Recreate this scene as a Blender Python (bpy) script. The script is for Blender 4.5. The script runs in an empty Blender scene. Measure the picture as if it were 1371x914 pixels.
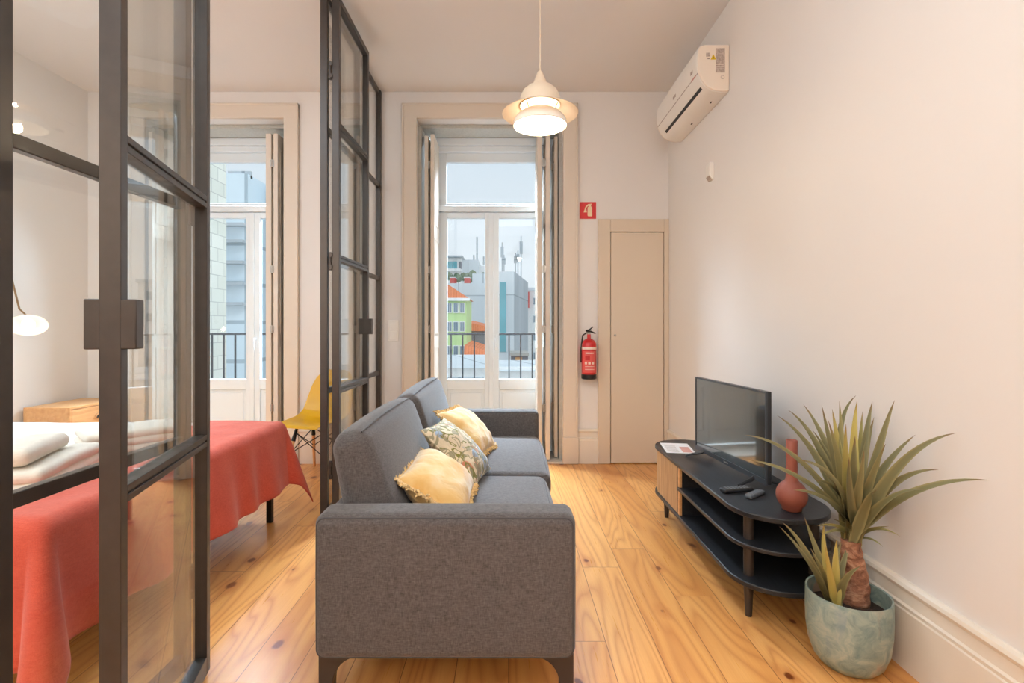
import bpy, bmesh, math, random
from mathutils import Vector, Matrix, noise as mnoise
random.seed(7)
SC = bpy.context.scene
COL = SC.collection
PI = math.pi
R = math.radians

# ------------------------------------------------------------------ camera model used to read the photograph (1371 x 914)
F = 686.0; PX0, PY0 = 681.0, 438.0; H = 1.2
def at(px, py, Y):
    return Vector(((px-PX0)/F*Y, Y, H-(py-PY0)/F*Y))

def lin(c):
    c = c/255.0
    return c/12.92 if c <= 0.04045 else ((c+0.055)/1.055)**2.4
def rgb(r, g, b):
    return (lin(r), lin(g), lin(b), 1.0)

# ------------------------------------------------------------------ node helpers
class NT:
    def __init__(s, name):
        s.m = bpy.data.materials.new(name); s.m.use_nodes = True
        s.t = s.m.node_tree; s.t.nodes.clear()
        s.out = s.n('ShaderNodeOutputMaterial')
    def n(s, kind, **kw):
        nd = s.t.nodes.new(kind)
        for k, v in kw.items(): setattr(nd, k, v)
        return nd
    def l(s, a, b): s.t.links.new(a, b)
    def setv(s, sock, v):
        if isinstance(v, bpy.types.NodeSocket): s.l(v, sock)
        else: sock.default_value = v
    def coord(s, scale=(1,1,1), kind='Object', rot=(0,0,0)):
        tc = s.n('ShaderNodeTexCoord'); mp = s.n('ShaderNodeMapping')
        mp.inputs['Scale'].default_value = scale; mp.inputs['Rotation'].default_value = rot
        s.l(tc.outputs[kind], mp.inputs['Vector']); return mp.outputs[0]
    def noise(s, vec, scale=5, detail=3, rough=0.5, dist=0.0, w=None):
        nd = s.n('ShaderNodeTexNoise')
        if w is not None:
            nd.noise_dimensions = '4D'; s.setv(nd.inputs['W'], w)
        s.l(vec, nd.inputs['Vector']); nd.inputs['Scale'].default_value = scale
        nd.inputs['Detail'].default_value = detail; nd.inputs['Roughness'].default_value = rough
        nd.inputs['Distortion'].default_value = dist
        return nd.outputs['Fac']
    def math(s, op, a, b=0.0, c=None, clamp=False):
        nd = s.n('ShaderNodeMath', operation=op, use_clamp=clamp)
        s.setv(nd.inputs[0], a); s.setv(nd.inputs[1], b)
        if c is not None: s.setv(nd.inputs[2], c)
        return nd.outputs[0]
    def mr(s, v, a, b, c=0.0, d=1.0):
        nd = s.n('ShaderNodeMapRange'); s.setv(nd.inputs[0], v)
        nd.inputs[1].default_value = a; nd.inputs[2].default_value = b
        nd.inputs[3].default_value = c; nd.inputs[4].default_value = d
        return nd.outputs[0]
    def mix(s, f, a, b, mode='MIX'):
        nd = s.n('ShaderNodeMix', data_type='RGBA', blend_type=mode)
        s.setv(nd.inputs[0], f); s.setv(nd.inputs[6], a); s.setv(nd.inputs[7], b)
        return nd.outputs[2]
    def ramp(s, f, stops):
        nd = s.n('ShaderNodeValToRGB'); s.l(f, nd.inputs[0]); cr = nd.color_ramp
        while len(cr.elements) < len(stops): cr.elements.new(0.5)
        for e, (p, c) in zip(cr.elements, stops): e.position = p; e.color = c
        return nd.outputs[0]
    def bump(s, h, strength=0.2, dist=0.01):
        nd = s.n('ShaderNodeBump'); nd.inputs['Strength'].default_value = strength
        nd.inputs['Distance'].default_value = dist; s.l(h, nd.inputs['Height']); return nd.outputs[0]
    def pbr(s, color, rough=0.5, metal=0.0, normal=None, spec=0.5, sheen=0.0, emis=None, estr=0.0, coat=0.0, sss=0.0):
        b = s.n('ShaderNodeBsdfPrincipled')
        s.setv(b.inputs['Base Color'], color); s.setv(b.inputs['Roughness'], rough)
        b.inputs['Metallic'].default_value = metal; b.inputs['Specular IOR Level'].default_value = spec
        b.inputs['Sheen Weight'].default_value = sheen; b.inputs['Coat Weight'].default_value = coat
        b.inputs['Coat Roughness'].default_value = 0.15
        if normal is not None: s.l(normal, b.inputs['Normal'])
        if emis is not None: s.setv(b.inputs['Emission Color'], emis); b.inputs['Emission Strength'].default_value = estr
        s.l(b.outputs[0], s.out.inputs[0]); return s.m

def plain(name, c, rough=0.5, metal=0.0, var=0.06, scale=6.0, bump=0.0, spec=0.5, sheen=0.0, coat=0.0, bscale=None):
    t = NT(name); v = t.coord()
    f = t.noise(v, scale, 3)
    col = t.mix(t.mr(f, 0.3, 0.7), tuple(x*(1-var) for x in c[:3])+(1,), tuple(min(1, x*(1+var)) for x in c[:3])+(1,))
    nr = None
    if bump > 0: nr = t.bump(t.noise(v, bscale or scale*20, 3), bump, 0.004)
    return t.pbr(col, rough, metal, nr, spec, sheen, coat=coat)

def emissive(name, c, strength):
    t = NT(name); e = t.n('ShaderNodeEmission'); e.inputs[0].default_value = c; e.inputs[1].default_value = strength
    t.l(e.outputs[0], t.out.inputs[0]); return t.m

M = {}
# painted walls: very faint roller texture
def paint(name, c, rough=0.75):
    t = NT(name); v = t.coord()
    f = t.noise(v, 1.3, 2)
    col = t.mix(f, tuple(x*0.965 for x in c[:3])+(1,), tuple(min(1, x*1.02) for x in c[:3])+(1,))
    return t.pbr(col, rough, normal=t.bump(t.noise(v, 140, 2), 0.05, 0.002), spec=0.3)
M['wall'] = paint('wall_paint', rgb(232, 227, 223))
M['ceiling'] = paint('ceiling_paint', rgb(232, 227, 224))
M['trim'] = paint('beige_trim_paint', rgb(222, 209, 194), 0.45)
M['base'] = paint('cream_skirting_paint', rgb(232, 222, 208), 0.45)
M['door'] = paint('beige_door_paint', rgb(217, 201, 181), 0.45)
M['window'] = paint('white_window_paint', rgb(226, 232, 236), 0.35)
M['shutter'] = paint('cream_shutter_paint', rgb(221, 210, 197), 0.45)
M['plastic'] = plain('white_plastic', rgb(238, 233, 226), 0.35, var=0.015)
M['plastic_end'] = plain('ivory_plastic', rgb(236, 222, 206), 0.4, var=0.015)
M['dark'] = plain('dark_slot', rgb(28, 26, 26), 0.5)
M['steel'] = plain('brushed_steel', rgb(180, 175, 168), 0.35, 0.9)
M['brass'] = plain('brass_metal', rgb(150, 120, 80), 0.35, 0.9)

# steel partition
def steel_frame():
    t = NT('dark_bronze_steel'); v = t.coord()
    f = t.noise(v, 30, 4); 
    col = t.mix(f, rgb(62, 57, 54), rgb(78, 72, 68))
    return t.pbr(col, t.mr(f, 0.3, 0.7, 0.30, 0.42), 0.35, t.bump(t.noise(v, 260, 2), 0.05, 0.001), spec=0.5)
M['frame'] = steel_frame()

def thin_glass(name, tint=(0.97, 0.985, 0.98, 1), boost=1.0, ior=1.5):
    t = NT(name)
    tr = t.n('ShaderNodeBsdfTransparent'); tr.inputs[0].default_value = tint
    gl = t.n('ShaderNodeBsdfGlossy'); gl.inputs['Roughness'].default_value = 0.0
    ge = t.n('ShaderNodeNewGeometry'); dp = t.n('ShaderNodeVectorMath', operation='DOT_PRODUCT')
    t.l(ge.outputs['Normal'], dp.inputs[0]); t.l(ge.outputs['Incoming'], dp.inputs[1])
    gz = t.math('POWER', t.math('SUBTRACT', 1.0, t.math('ABSOLUTE', dp.outputs['Value']), clamp=True), 5.0)
    ff = t.math('MULTIPLY', t.math('ADD', t.math('MULTIPLY', gz, 0.96), 0.04), boost, clamp=True)
    mx = t.n('ShaderNodeMixShader'); t.l(ff, mx.inputs[0]); t.l(tr.outputs[0], mx.inputs[1]); t.l(gl.outputs[0], mx.inputs[2])
    t.l(mx.outputs[0], t.out.inputs[0]); return t.m
M['glass'] = thin_glass('clear_pane_glass', boost=1.5)
M['winglass'] = thin_glass('window_pane_glass', (0.97, 0.99, 1.0, 1), 0.8)

# pine floor: boards along Y
def pine_floor():
    t = NT('knotty_pine_boards')
    tc = t.n('ShaderNodeTexCoord')
    sp = t.n('ShaderNodeSeparateXYZ'); t.l(tc.outputs['Object'], sp.inputs[0])
    cb = t.n('ShaderNodeCombineXYZ'); t.l(sp.outputs[1], cb.inputs[0]); t.l(sp.outputs[0], cb.inputs[1])
    br = t.n('ShaderNodeTexBrick'); br.offset = 0.0; br.offset_frequency = 2; br.squash = 1.0
    rown = t.math('FLOOR', t.math('DIVIDE', sp.outputs[0], 0.185))
    wn = t.n('ShaderNodeTexWhiteNoise'); wn.noise_dimensions = '1D'; t.l(rown, wn.inputs['W'])
    t.l(t.math('ADD', sp.outputs[1], t.math('MULTIPLY', wn.outputs['Value'], 2.3)), cb.inputs[0])
    t.l(cb.outputs[0], br.inputs['Vector'])
    br.inputs['Color1'].default_value = (0, 0, 0, 1); br.inputs['Color2'].default_value = (1, 1, 1, 1); br.inputs['Mortar'].default_value = (0.5, 0.5, 0.5, 1)
    br.inputs['Scale'].default_value = 1.0; br.inputs['Mortar Size'].default_value = 0.0016; br.inputs['Mortar Smooth'].default_value = 0.2
    br.inputs['Bias'].default_value = 0.0; br.inputs['Brick Width'].default_value = 2.3; br.inputs['Row Height'].default_value = 0.185
    rnd = t.math('MULTIPLY', br.outputs['Color'], 37.0)
    # long grain coordinates
    mp = t.n('ShaderNodeMapping'); mp.inputs['Scale'].default_value = (1.0, 0.13, 1.0); t.l(tc.outputs['Object'], mp.inputs[0])
    big = t.noise(mp.outputs[0], 3.2, 2, 0.45, 0.3, w=rnd)
    # cathedral rings = contour lines of the slow noise
    rings = t.math('FRACT', t.math('MULTIPLY', big, 26.0))
    rings = t.math('ABSOLUTE', t.math('SUBTRACT', rings, 0.5))
    rings = t.mr(rings, 0.0, 0.5, 1.0, 0.0)
    rings = t.math('POWER', rings, 2.2)
    mp2 = t.n('ShaderNodeMapping'); mp2.inputs['Scale'].default_value = (1.0, 0.03, 1.0); t.l(tc.outputs['Object'], mp2.inputs[0])
    fine = t.noise(mp2.outputs[0], 170, 3, 0.6, 0, w=rnd)
    slow = t.noise(mp2.outputs[0], 9, 2, 0.5, 0.4, w=rnd)
    col = t.ramp(slow, [(0.25, rgb(204, 130, 60)), (0.5, rgb(226, 158, 82)), (0.75, rgb(240, 184, 108))])
    plank = t.ramp(br.outputs['Color'], [(0.0, rgb(214, 150, 84)), (0.45, rgb(226, 168, 102)), (0.8, rgb(236, 182, 116)), (1.0, rgb(208, 138, 74))])
    col = t.mix(0.5, col, plank)
    col = t.mix(t.math('MULTIPLY', rings, 0.5), col, rgb(176, 100, 44))
    col = t.mix(t.mr(fine, 0.35, 0.75, 0.0, 0.22), col, rgb(188, 116, 58))
    # knots
    mpk = t.n('ShaderNodeMapping'); mpk.inputs['Scale'].default_value = (1.0, 0.62, 1.0); t.l(tc.outputs['Object'], mpk.inputs[0])
    wob = t.noise(mpk.outputs[0], 18, 2)
    vo = t.n('ShaderNodeTexVoronoi'); vo.voronoi_dimensions = '2D'; vo.inputs['Scale'].default_value = 3.9; t.l(mpk.outputs[0], vo.inputs['Vector'])
    dist = t.math('ADD', vo.outputs['Distance'], t.mr(wob, 0.3, 0.7, -0.03, 0.03))
    spc = t.n('ShaderNodeSeparateColor'); t.l(vo.outputs['Color'], spc.inputs[0])
    gate = t.math('GREATER_THAN', spc.outputs[0], 0.50)
    size = t.mr(spc.outputs[1], 0, 1, 0.04, 0.105)
    k = t.math('SUBTRACT', 1.0, t.math('DIVIDE', dist, size), clamp=True)
    core = t.math('MULTIPLY', t.mr(k, 0.05, 0.55), gate, clamp=True)
    halo = t.math('MULTIPLY', t.math('SUBTRACT', 1.0, t.math('DIVIDE', dist, t.math('MULTIPLY', size, 3.2)), clamp=True), gate)
    col = t.mix(t.math('MULTIPLY', halo, 0.6), col, rgb(178, 96, 40))
    col = t.mix(t.math('MULTIPLY', core, 0.88), col, rgb(104, 40, 14))
    col = t.mix(t.math('MULTIPLY', br.outputs['Fac'], 0.85), col, rgb(120, 66, 28))
    hgt = t.math('SUBTRACT', t.math('MULTIPLY', fine, 0.25), br.outputs['Fac'])
    nr = t.bump(hgt, 0.12, 0.002)
    return t.pbr(col, t.mr(fine, 0.2, 0.8, 0.24, 0.38), 0, nr, spec=0.45, coat=0.12)
M['floor'] = pine_floor()

def fabric(name, c1, c2, scale=900, mott=35, sheen=0.25, bump=0.25):
    t = NT(name); v = t.coord()
    tc = t.n('ShaderNodeTexCoord')
    def thread(s):
        mp = t.n('ShaderNodeMapping'); mp.inputs['Scale'].default_value = s; t.l(tc.outputs['Object'], mp.inputs[0])
        return t.noise(mp.outputs[0], 1.0, 3, 0.6)
    a = thread((60, 60, 420)); b = thread((420, 420, 60))
    w = t.math('MULTIPLY', t.math('ADD', a, b), 0.5)
    g = t.noise(v, mott, 4, 0.6)
    f = t.math('ADD', t.mr(w, 0.35, 0.65, 0, 0.7), t.mr(g, 0.3, 0.7, 0, 0.3), clamp=True)
    col = t.mix(f, c1, c2)
    return t.pbr(col, 0.9, 0, t.bump(w, bump, 0.003), spec=0.2, sheen=sheen)
M['sofa'] = fabric('charcoal_woven_fabric', rgb(62, 57, 56), rgb(110, 105, 104), mott=110)
M['sofa_seam'] = plain('charcoal_seam', rgb(74, 71, 72), 0.9, sheen=0.2)
M['white_cloth'] = fabric('white_cotton', rgb(228, 226, 224), rgb(244, 242, 240), sheen=0.1, bump=0.1)
M['towel'] = fabric('cream_terry', rgb(222, 212, 198), rgb(244, 236, 224), sheen=0.3, bump=0.5)
M['coral'] = fabric('coral_throw_fabric', rgb(196, 72, 54), rgb(224, 104, 82), mott=12, sheen=0.25, bump=0.2)
def yellow_cushion():
    t = NT('mustard_cushion_velvet'); v = t.coord()
    f = t.noise(v, 7, 3, 0.5, 0.6)
    col = t.ramp(f, [(0.3, rgb(228, 176, 98)), (0.5, rgb(236, 198, 134)), (0.7, rgb(238, 214, 172))])
    return t.pbr(col, 0.8, 0, t.bump(t.noise(v, 14, 3, 0.5, 0.8), 0.35, 0.02), spec=0.2, sheen=0.5)
M['yellow'] = yellow_cushion()
M['fringe'] = plain('ochre_fringe', rgb(234, 194, 134), 0.9, var=0.3, scale=60, sheen=0.3)
def leaf_print():
    t = NT('botanical_print'); v = t.coord((1.0, 1.9, 1.0), rot=(0, 0, R(28)))
    base = t.mix(t.mr(t.noise(v, 6, 2), 0.4, 0.6), rgb(226, 208, 176), rgb(214, 196, 168))
    w1 = t.noise(v, 9, 1, 0.4, 1.6)
    leaf = t.math('ABSOLUTE', t.math('SUBTRACT', w1, 0.5))
    g = t.mr(leaf, 0.035, 0.045, 1, 0)
    w2 = t.noise(t.coord((1.6, 1.0, 1.0), rot=(0, 0, R(-35))), 8, 1, 0.4, 1.8)
    g2 = t.mr(t.math('ABSOLUTE', t.math('SUBTRACT', w2, 0.52)), 0.04, 0.05, 1, 0)
    w3 = t.noise(v, 7, 1, 0.4, 1.0, w=4.0)
    col = t.mix(t.mr(w3, 0.60, 0.62), base, rgb(198, 128, 100))
    w4 = t.noise(v, 6, 1, 0.4, 1.0, w=9.0)
    col = t.mix(t.mr(w4, 0.60, 0.62), col, rgb(150, 164, 182))
    col = t.mix(g, col, rgb(128, 124, 62)); col = t.mix(t.math('MULTIPLY', g2, 0.85), col, rgb(146, 138, 110))
    return t.pbr(col, 0.85, 0, t.bump(t.noise(t.coord(), 16, 3, 0.5, 0.8), 0.35, 0.02), spec=0.2, sheen=0.3)
M['print'] = leaf_print()

def wood(name, a, b, stretch=(1, 0.08, 1), scale=40, rough=0.45):
    t = NT(name); v = t.coord(stretch)
    f = t.noise(v, scale, 4, 0.6, 0.4)
    return t.pbr(t.mix(t.mr(f, 0.3, 0.7), a, b), rough, 0, t.bump(f, 0.06, 0.002), spec=0.4)
M['oak'] = wood('light_oak', rgb(206, 150, 96), rgb(228, 178, 122))
M['slat'] = wood('oak_slats', rgb(170, 132, 96), rgb(206, 168, 128), (1, 1, 0.06), 60)
M['leg_wood'] = wood('beech_dowel', rgb(214, 158, 104), rgb(234, 188, 138), (1, 1, 0.08))
M['black_wood'] = wood('black_ash', rgb(30, 31, 34), rgb(44, 45, 49), (1, 0.06, 1), 70, 0.38)
M['black_post'] = wood('brown_black_post', rgb(52, 44, 40), rgb(66, 56, 50), (1, 1, 0.06), 70, 0.4)
M['black_metal'] = plain('black_metal', rgb(34, 33, 34), 0.4, 0.3)
M['sofa_leg'] = plain('dark_grey_metal', rgb(70, 62, 58), 0.45, 0.4)
M['tvbody'] = plain('tv_plastic', rgb(36, 38, 42), 0.35)
M['tvbezel'] = plain('tv_bezel_plastic', rgb(58, 62, 68), 0.3)
def screen():
    t = NT('tv_screen'); return t.pbr(t.mix(t.noise(t.coord(), 3, 1), rgb(34, 40, 40), rgb(38, 44, 44)), 0.05, 0, None, spec=1.0, coat=1.0)
M['screen'] = screen()
M['terracotta'] = plain('terracotta', rgb(146, 80, 64), 0.55, var=0.1, scale=12, bump=0.1)
M['remote_black'] = plain('remote_black', rgb(32, 33, 36), 0.4)
M['remote_grey'] = plain('remote_grey', rgb(92, 98, 106), 0.4)
M['key'] = plain('remote_key', rgb(120, 124, 130), 0.5)
M['paper'] = plain('white_paper', rgb(236, 232, 230), 0.6, var=0.01)
M['paper_print'] = plain('paper_print', rgb(206, 150, 140), 0.6)
M['chair'] = plain('mustard_plastic', rgb(216, 166, 16), 0.38, var=0.02)
M['red'] = plain('red_enamel', rgb(200, 26, 30), 0.3, coat=0.4)
M['sign_red'] = plain('sign_red', rgb(206, 36, 34), 0.4)
M['sign_white'] = plain('sign_cream', rgb(240, 214, 176), 0.45)
M['label_red'] = plain('label_faded_red', rgb(224, 90, 84), 0.45)
M['label_white'] = plain('label_white', rgb(240, 216, 204), 0.45)
M['label_grey'] = plain('label_grey', rgb(176, 160, 150), 0.5, var=0.3, scale=90)
M['warn'] = plain('warning_yellow', rgb(222, 186, 20), 0.45)
M['shade'] = plain('cream_enamel', rgb(226, 208, 184), 0.4, var=0.01)
M['milk'] = plain('white_enamel', rgb(246, 240, 230), 0.35, var=0.01)
M['bulb'] = emissive('warm_bulb_glow', (1.0, 0.84, 0.62, 1), 3.0)
M['soil'] = plain('dark_soil', rgb(58, 42, 32), 0.95, var=0.4, scale=50, bump=0.6)
def pot_glaze():
    t = NT('sea_green_reactive_glaze'); v = t.coord()
    f = t.noise(v, 16, 5, 0.65, 1.2)
    col = t.ramp(f, [(0.3, rgb(104, 128, 126)), (0.5, rgb(140, 156, 147)), (0.68, rgb(168, 174, 160))])
    s = t.noise(t.coord((1, 1, 0.45)), 7, 3, 0.6, 0.5)
    col = t.mix(t.mr(s, 0.60, 0.70, 0, 0.75), col, rgb(176, 136, 110))
    s2 = t.noise(t.coord((1, 1, 0.4)), 9, 3, 0.6, 0.5, w=3.0)
    col = t.mix(t.mr(s2, 0.62, 0.72, 0, 0.6), col, rgb(104, 130, 150))
    return t.pbr(col, 0.45, 0, t.bump(f, 0.15, 0.004), spec=0.5)
M['pot'] = pot_glaze()
def bark():
    t = NT('reddish_bark'); v = t.coord((1, 1, 1.6))
    f = t.noise(v, 22, 5, 0.65, 0.8)
    col = t.ramp(f, [(0.3, rgb(96, 58, 42)), (0.5, rgb(150, 102, 76)), (0.72, rgb(204, 160, 128))])
    return t.pbr(col, 0.85, 0, t.bump(f, 0.7, 0.012))
M['bark'] = bark()
def leafmat():
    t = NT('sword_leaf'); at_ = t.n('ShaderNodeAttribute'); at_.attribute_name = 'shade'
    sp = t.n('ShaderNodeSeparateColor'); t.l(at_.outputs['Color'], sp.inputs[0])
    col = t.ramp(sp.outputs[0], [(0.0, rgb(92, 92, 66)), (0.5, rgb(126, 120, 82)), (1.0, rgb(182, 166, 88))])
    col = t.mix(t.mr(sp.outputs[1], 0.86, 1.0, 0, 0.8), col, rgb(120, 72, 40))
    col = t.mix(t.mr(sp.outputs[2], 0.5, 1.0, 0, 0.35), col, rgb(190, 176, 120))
    return t.pbr(col, 0.5, 0, None, spec=0.35)
M['leaf'] = leafmat()
def stone():
    t = NT('grey_granite'); v = t.coord()
    f = t.noise(v, 60, 5, 0.7); g = t.noise(v, 6, 2)
    col = t.mix(f, rgb(150, 150, 144), rgb(204, 204, 198)); col = t.mix(t.math('MULTIPLY', g, 0.3), col, rgb(196, 184, 168))
    return t.pbr(col, 0.8, 0, t.bump(f, 0.3, 0.006))
M['stone'] = stone()

# ------------------------------------------------------------------ mesh builder
class MB:
    def __init__(s): s.bm = bmesh.new(); s.shade = None
    def faces_of(s, vs, fs):
        bv = [s.bm.verts.new(v) for v in vs]
        out = []
        for f in fs:
            try: out.append(s.bm.faces.new([bv[i] for i in f]))
            except ValueError: pass
        return bv, out
    def box(s, x0, x1, y0, y1, z0, z1, mat=None, mi=0):
        vs = [Vector((x, y, z)) for x in (x0, x1) for y in (y0, y1) for z in (z0, z1)]
        if mat is not None: vs = [mat @ v for v in vs]
        _, fs = s.faces_of(vs, [(0,1,3,2),(4,6,7,5),(0,4,5,1),(2,3,7,6),(0,2,6,4),(1,5,7,3)])
        for f in fs: f.material_index = mi
        return s
    def prism(s, poly, axis, a, b, mat=None, mi=0):
        def P(u, v, w):
            q = {'x': (w, u, v), 'y': (u, w, v), 'z': (u, v, w)}[axis]
            q = Vector(q); return mat @ q if mat is not None else q
        n = len(poly)
        vs = [P(u, v, a) for u, v in poly]+[P(u, v, b) for u, v in poly]
        _, fs = s.faces_of(vs, [tuple(range(n)), tuple(range(2*n-1, n-1, -1))]+[(i, n+i, n+(i+1) % n, (i+1) % n) for i in range(n)])
        for f in fs: f.material_index = mi
        return s
    def tube(s, pts, r, seg=10, cap=True, mat=None, closed=False):
        pts = [Vector(p) for p in pts]; n = len(pts)
        rs = r if isinstance(r, (list, tuple)) else [r]*n
        rings = []; ref = None
        for i, p in enumerate(pts):
            if closed: d = pts[(i+1) % n]-pts[i-1]
            else: d = pts[min(i+1, n-1)]-pts[max(i-1, 0)]
            d.normalize()
            if ref is None:
                ref = Vector((0, 0, 1)) if abs(d.z) < 0.9 else Vector((1, 0, 0))
            u = ref-d*ref.dot(d)
            if u.length < 1e-6: u = d.orthogonal()
            u.normalize(); ref = u; w = d.cross(u)
            ring = []
            for k in range(seg):
                a = 2*PI*k/seg; q = p+(u*math.cos(a)+w*math.sin(a))*rs[i]
                ring.append(s.bm.verts.new(mat @ q if mat is not None else q))
            rings.append(ring)
        m = n if closed else n-1
        for i in range(m):
            A, B = rings[i], rings[(i+1) % n]
            for k in range(seg): s.bm.faces.new((A[k], A[(k+1) % seg], B[(k+1) % seg], B[k]))
        if cap and not closed:
            s.bm.faces.new(rings[0][::-1]); s.bm.faces.new(rings[-1])
        return s
    def cyl(s, p0, p1, r0, r1=None, seg=16, mat=None):
        return s.tube([p0, p1], [r0, r0 if r1 is None else r1], seg, True, mat)
    def lathe(s, prof, c=(0, 0, 0), seg=40, mat=None, closed=False):
        c = Vector(c); rings = []
        for r, z in prof:
            if r < 1e-5:
                q = c+Vector((0, 0, z)); rings.append([s.bm.verts.new(mat @ q if mat is not None else q)])
            else:
                ring = []
                for k in range(seg):
                    a = 2*PI*k/seg; q = c+Vector((r*math.cos(a), r*math.sin(a), z))
                    ring.append(s.bm.verts.new(mat @ q if mat is not None else q))
                rings.append(ring)
        pairs = list(zip(rings[:-1], rings[1:]))
        if closed: pairs.append((rings[-1], rings[0]))
        for A, B in pairs:
            if len(A) == 1 and len(B) == 1: continue
            if len(A) == 1:
                for k in range(seg): s.bm.faces.new((A[0], B[(k+1) % seg], B[k]))
            elif len(B) == 1:
                for k in range(seg): s.bm.faces.new((A[k], A[(k+1) % seg], B[0]))
            else:
                for k in range(seg): s.bm.faces.new((A[k], A[(k+1) % seg], B[(k+1) % seg], B[k]))
        return s
    def grid(s, fn, nu, nv, wrap_u=False):
        V = [[s.bm.verts.new(fn(i/nu, j/nv)) for j in range(nv+1)] for i in range(nu+(0 if wrap_u else 1))]
        L = len(V)
        for i in range(nu):
            A, B = V[i], V[(i+1) % L]
            for j in range(nv): s.bm.faces.new((A[j], B[j], B[j+1], A[j+1]))
        return s
    def rbox(s, h, r, mat=None, puff=(0, 0, 0), ni=6, nc=4, fn=None):
        """soft rounded box, half sizes h, corner radius r, faces swollen by puff"""
        ax = []
        for k in range(3):
            inner = h[k]-r
            c = [-h[k]+r*(1-math.cos(PI/2*i/nc)) if False else -h[k]+r*i/nc for i in range(nc)]
            mid = [-inner+2*inner*i/ni for i in range(ni+1)]
            ax.append(c+mid+[-x for x in c[::-1]])
        cache = {}
        def vert(p):
            key = tuple(round(x, 6) for x in p)
            if key in cache: return cache[key]
            q = [max(-(h[k]-r), min(h[k]-r, p[k])) for k in range(3)]
            d = Vector([p[k]-q[k] for k in range(3)])
            if d.length > 1e-9: d = d.normalized()*r
            o = Vector(q)+d
            un = [min(1, abs(p[k]/h[k])) for k in range(3)]
            for k in range(3):
                a, b = [j for j in range(3) if j != k]
                o[k] += puff[k]*(1-un[a]**2.4)*(1-un[b]**2.4)*(p[k]/h[k])
            if fn: o = fn(o)
            if mat is not None: o = mat @ o
            cache[key] = s.bm.verts.new(o); return cache[key]
        for k in range(3):
            a, b = [j for j in range(3) if j != k]
            for sgn in (-1, 1):
                for i in range(len(ax[a])-1):
                    for j in range(len(ax[b])-1):
                        qs = []
                        for (ii, jj) in ((i, j), (i+1, j), (i+1, j+1), (i, j+1)):
                            p = [0, 0, 0]; p[k] = sgn*h[k]; p[a] = ax[a][ii]; p[b] = ax[b][jj]; qs.append(vert(p))
                        if sgn*(1 if k != 1 else -1) < 0: qs = qs[::-1]
                        try: s.bm.faces.new(qs)
                        except ValueError: pass
        return s

WM = {}   # world matrix of each root
def root_of(o):
    while o.parent is not None: o = o.parent
    return o
def put(name, mb, mats, parent=None, bevel=0.0, smooth=True, seg=2, angle=40, world=True, subs=0, solid=0.0, recalc=True):
    bm = mb.bm
    if parent is not None and world:
        bm.transform(WM[root_of(parent).name].inverted())
    if recalc: bmesh.ops.recalc_face_normals(bm, faces=bm.faces)
    me = bpy.data.meshes.new(name)
    for f in bm.faces: f.smooth = smooth
    bm.to_mesh(me); bm.free()
    if not isinstance(mats, (list, tuple)): mats = [mats]
    for m in mats: me.materials.append(m)
    o = bpy.data.objects.new(name, me); COL.objects.link(o)
    if parent is not None: o.parent = parent
    else: WM[o.name] = Matrix.Identity(4)
    if solid:
        md = o.modifiers.new('solid', 'SOLIDIFY'); md.thickness = solid; md.offset = 0
    if bevel > 0:
        md = o.modifiers.new('bevel', 'BEVEL'); md.width = bevel; md.segments = seg; md.limit_method = 'ANGLE'; md.angle_limit = R(35)
        md.harden_normals = False
    if subs:
        md = o.modifiers.new('sub', 'SUBSURF'); md.levels = subs; md.render_levels = subs
    if smooth:
        try:
            me.set_sharp_from_angle(angle=R(angle))
        except Exception: pass
    return o
def tag(o, label=None, cat=None, group=None, kind=None):
    if label: o['label'] = label
    if cat: o['category'] = cat
    if group: o['group'] = group
    if kind: o['kind'] = kind
    return o
def thing(name, label, cat, loc=(0, 0, 0), rotz=0.0, group=None, kind=None):
    o = bpy.data.objects.new(name, None); COL.objects.link(o); o.empty_display_size = 0.1
    o.location = loc; o.rotation_euler = (0, 0, rotz)
    WM[o.name] = Matrix.Translation(Vector(loc)) @ Matrix.Rotation(rotz, 4, 'Z')
    return tag(o, label, cat, group, kind)
def struct(name, mb, mats, parent=None, **kw):
    o = put(name, mb, mats, parent, **kw)
    if parent is None: o['kind'] = 'structure'
    return o
def sroot(name, loc=(0, 0, 0), label=None):
    o = thing(name, label, None, loc); o['kind'] = 'structure'; return o
def rrect(x0, x1, y0, y1, r, n=8):
    pts = []
    for cx, cy, a0 in ((x1-r, y1-r, 0), (x0+r, y1-r, 90), (x0+r, y0+r, 180), (x1-r, y0+r, 270)):
        for i in range(n+1):
            a = R(a0+90*i/n); pts.append((cx+r*math.cos(a), cy+r*math.sin(a)))
    return pts
# ================================================================== ROOM SHELL
XL, XR, YB, ZC = -3.72, 1.41, 4.53, 3.28
YF = -1.9
BT = 0.42                      # depth of the old stone outer wall
OPN = [(-3.20, -1.98), (-0.81, 0.48)]     # the two French-window openings
ZO = 3.04

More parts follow.
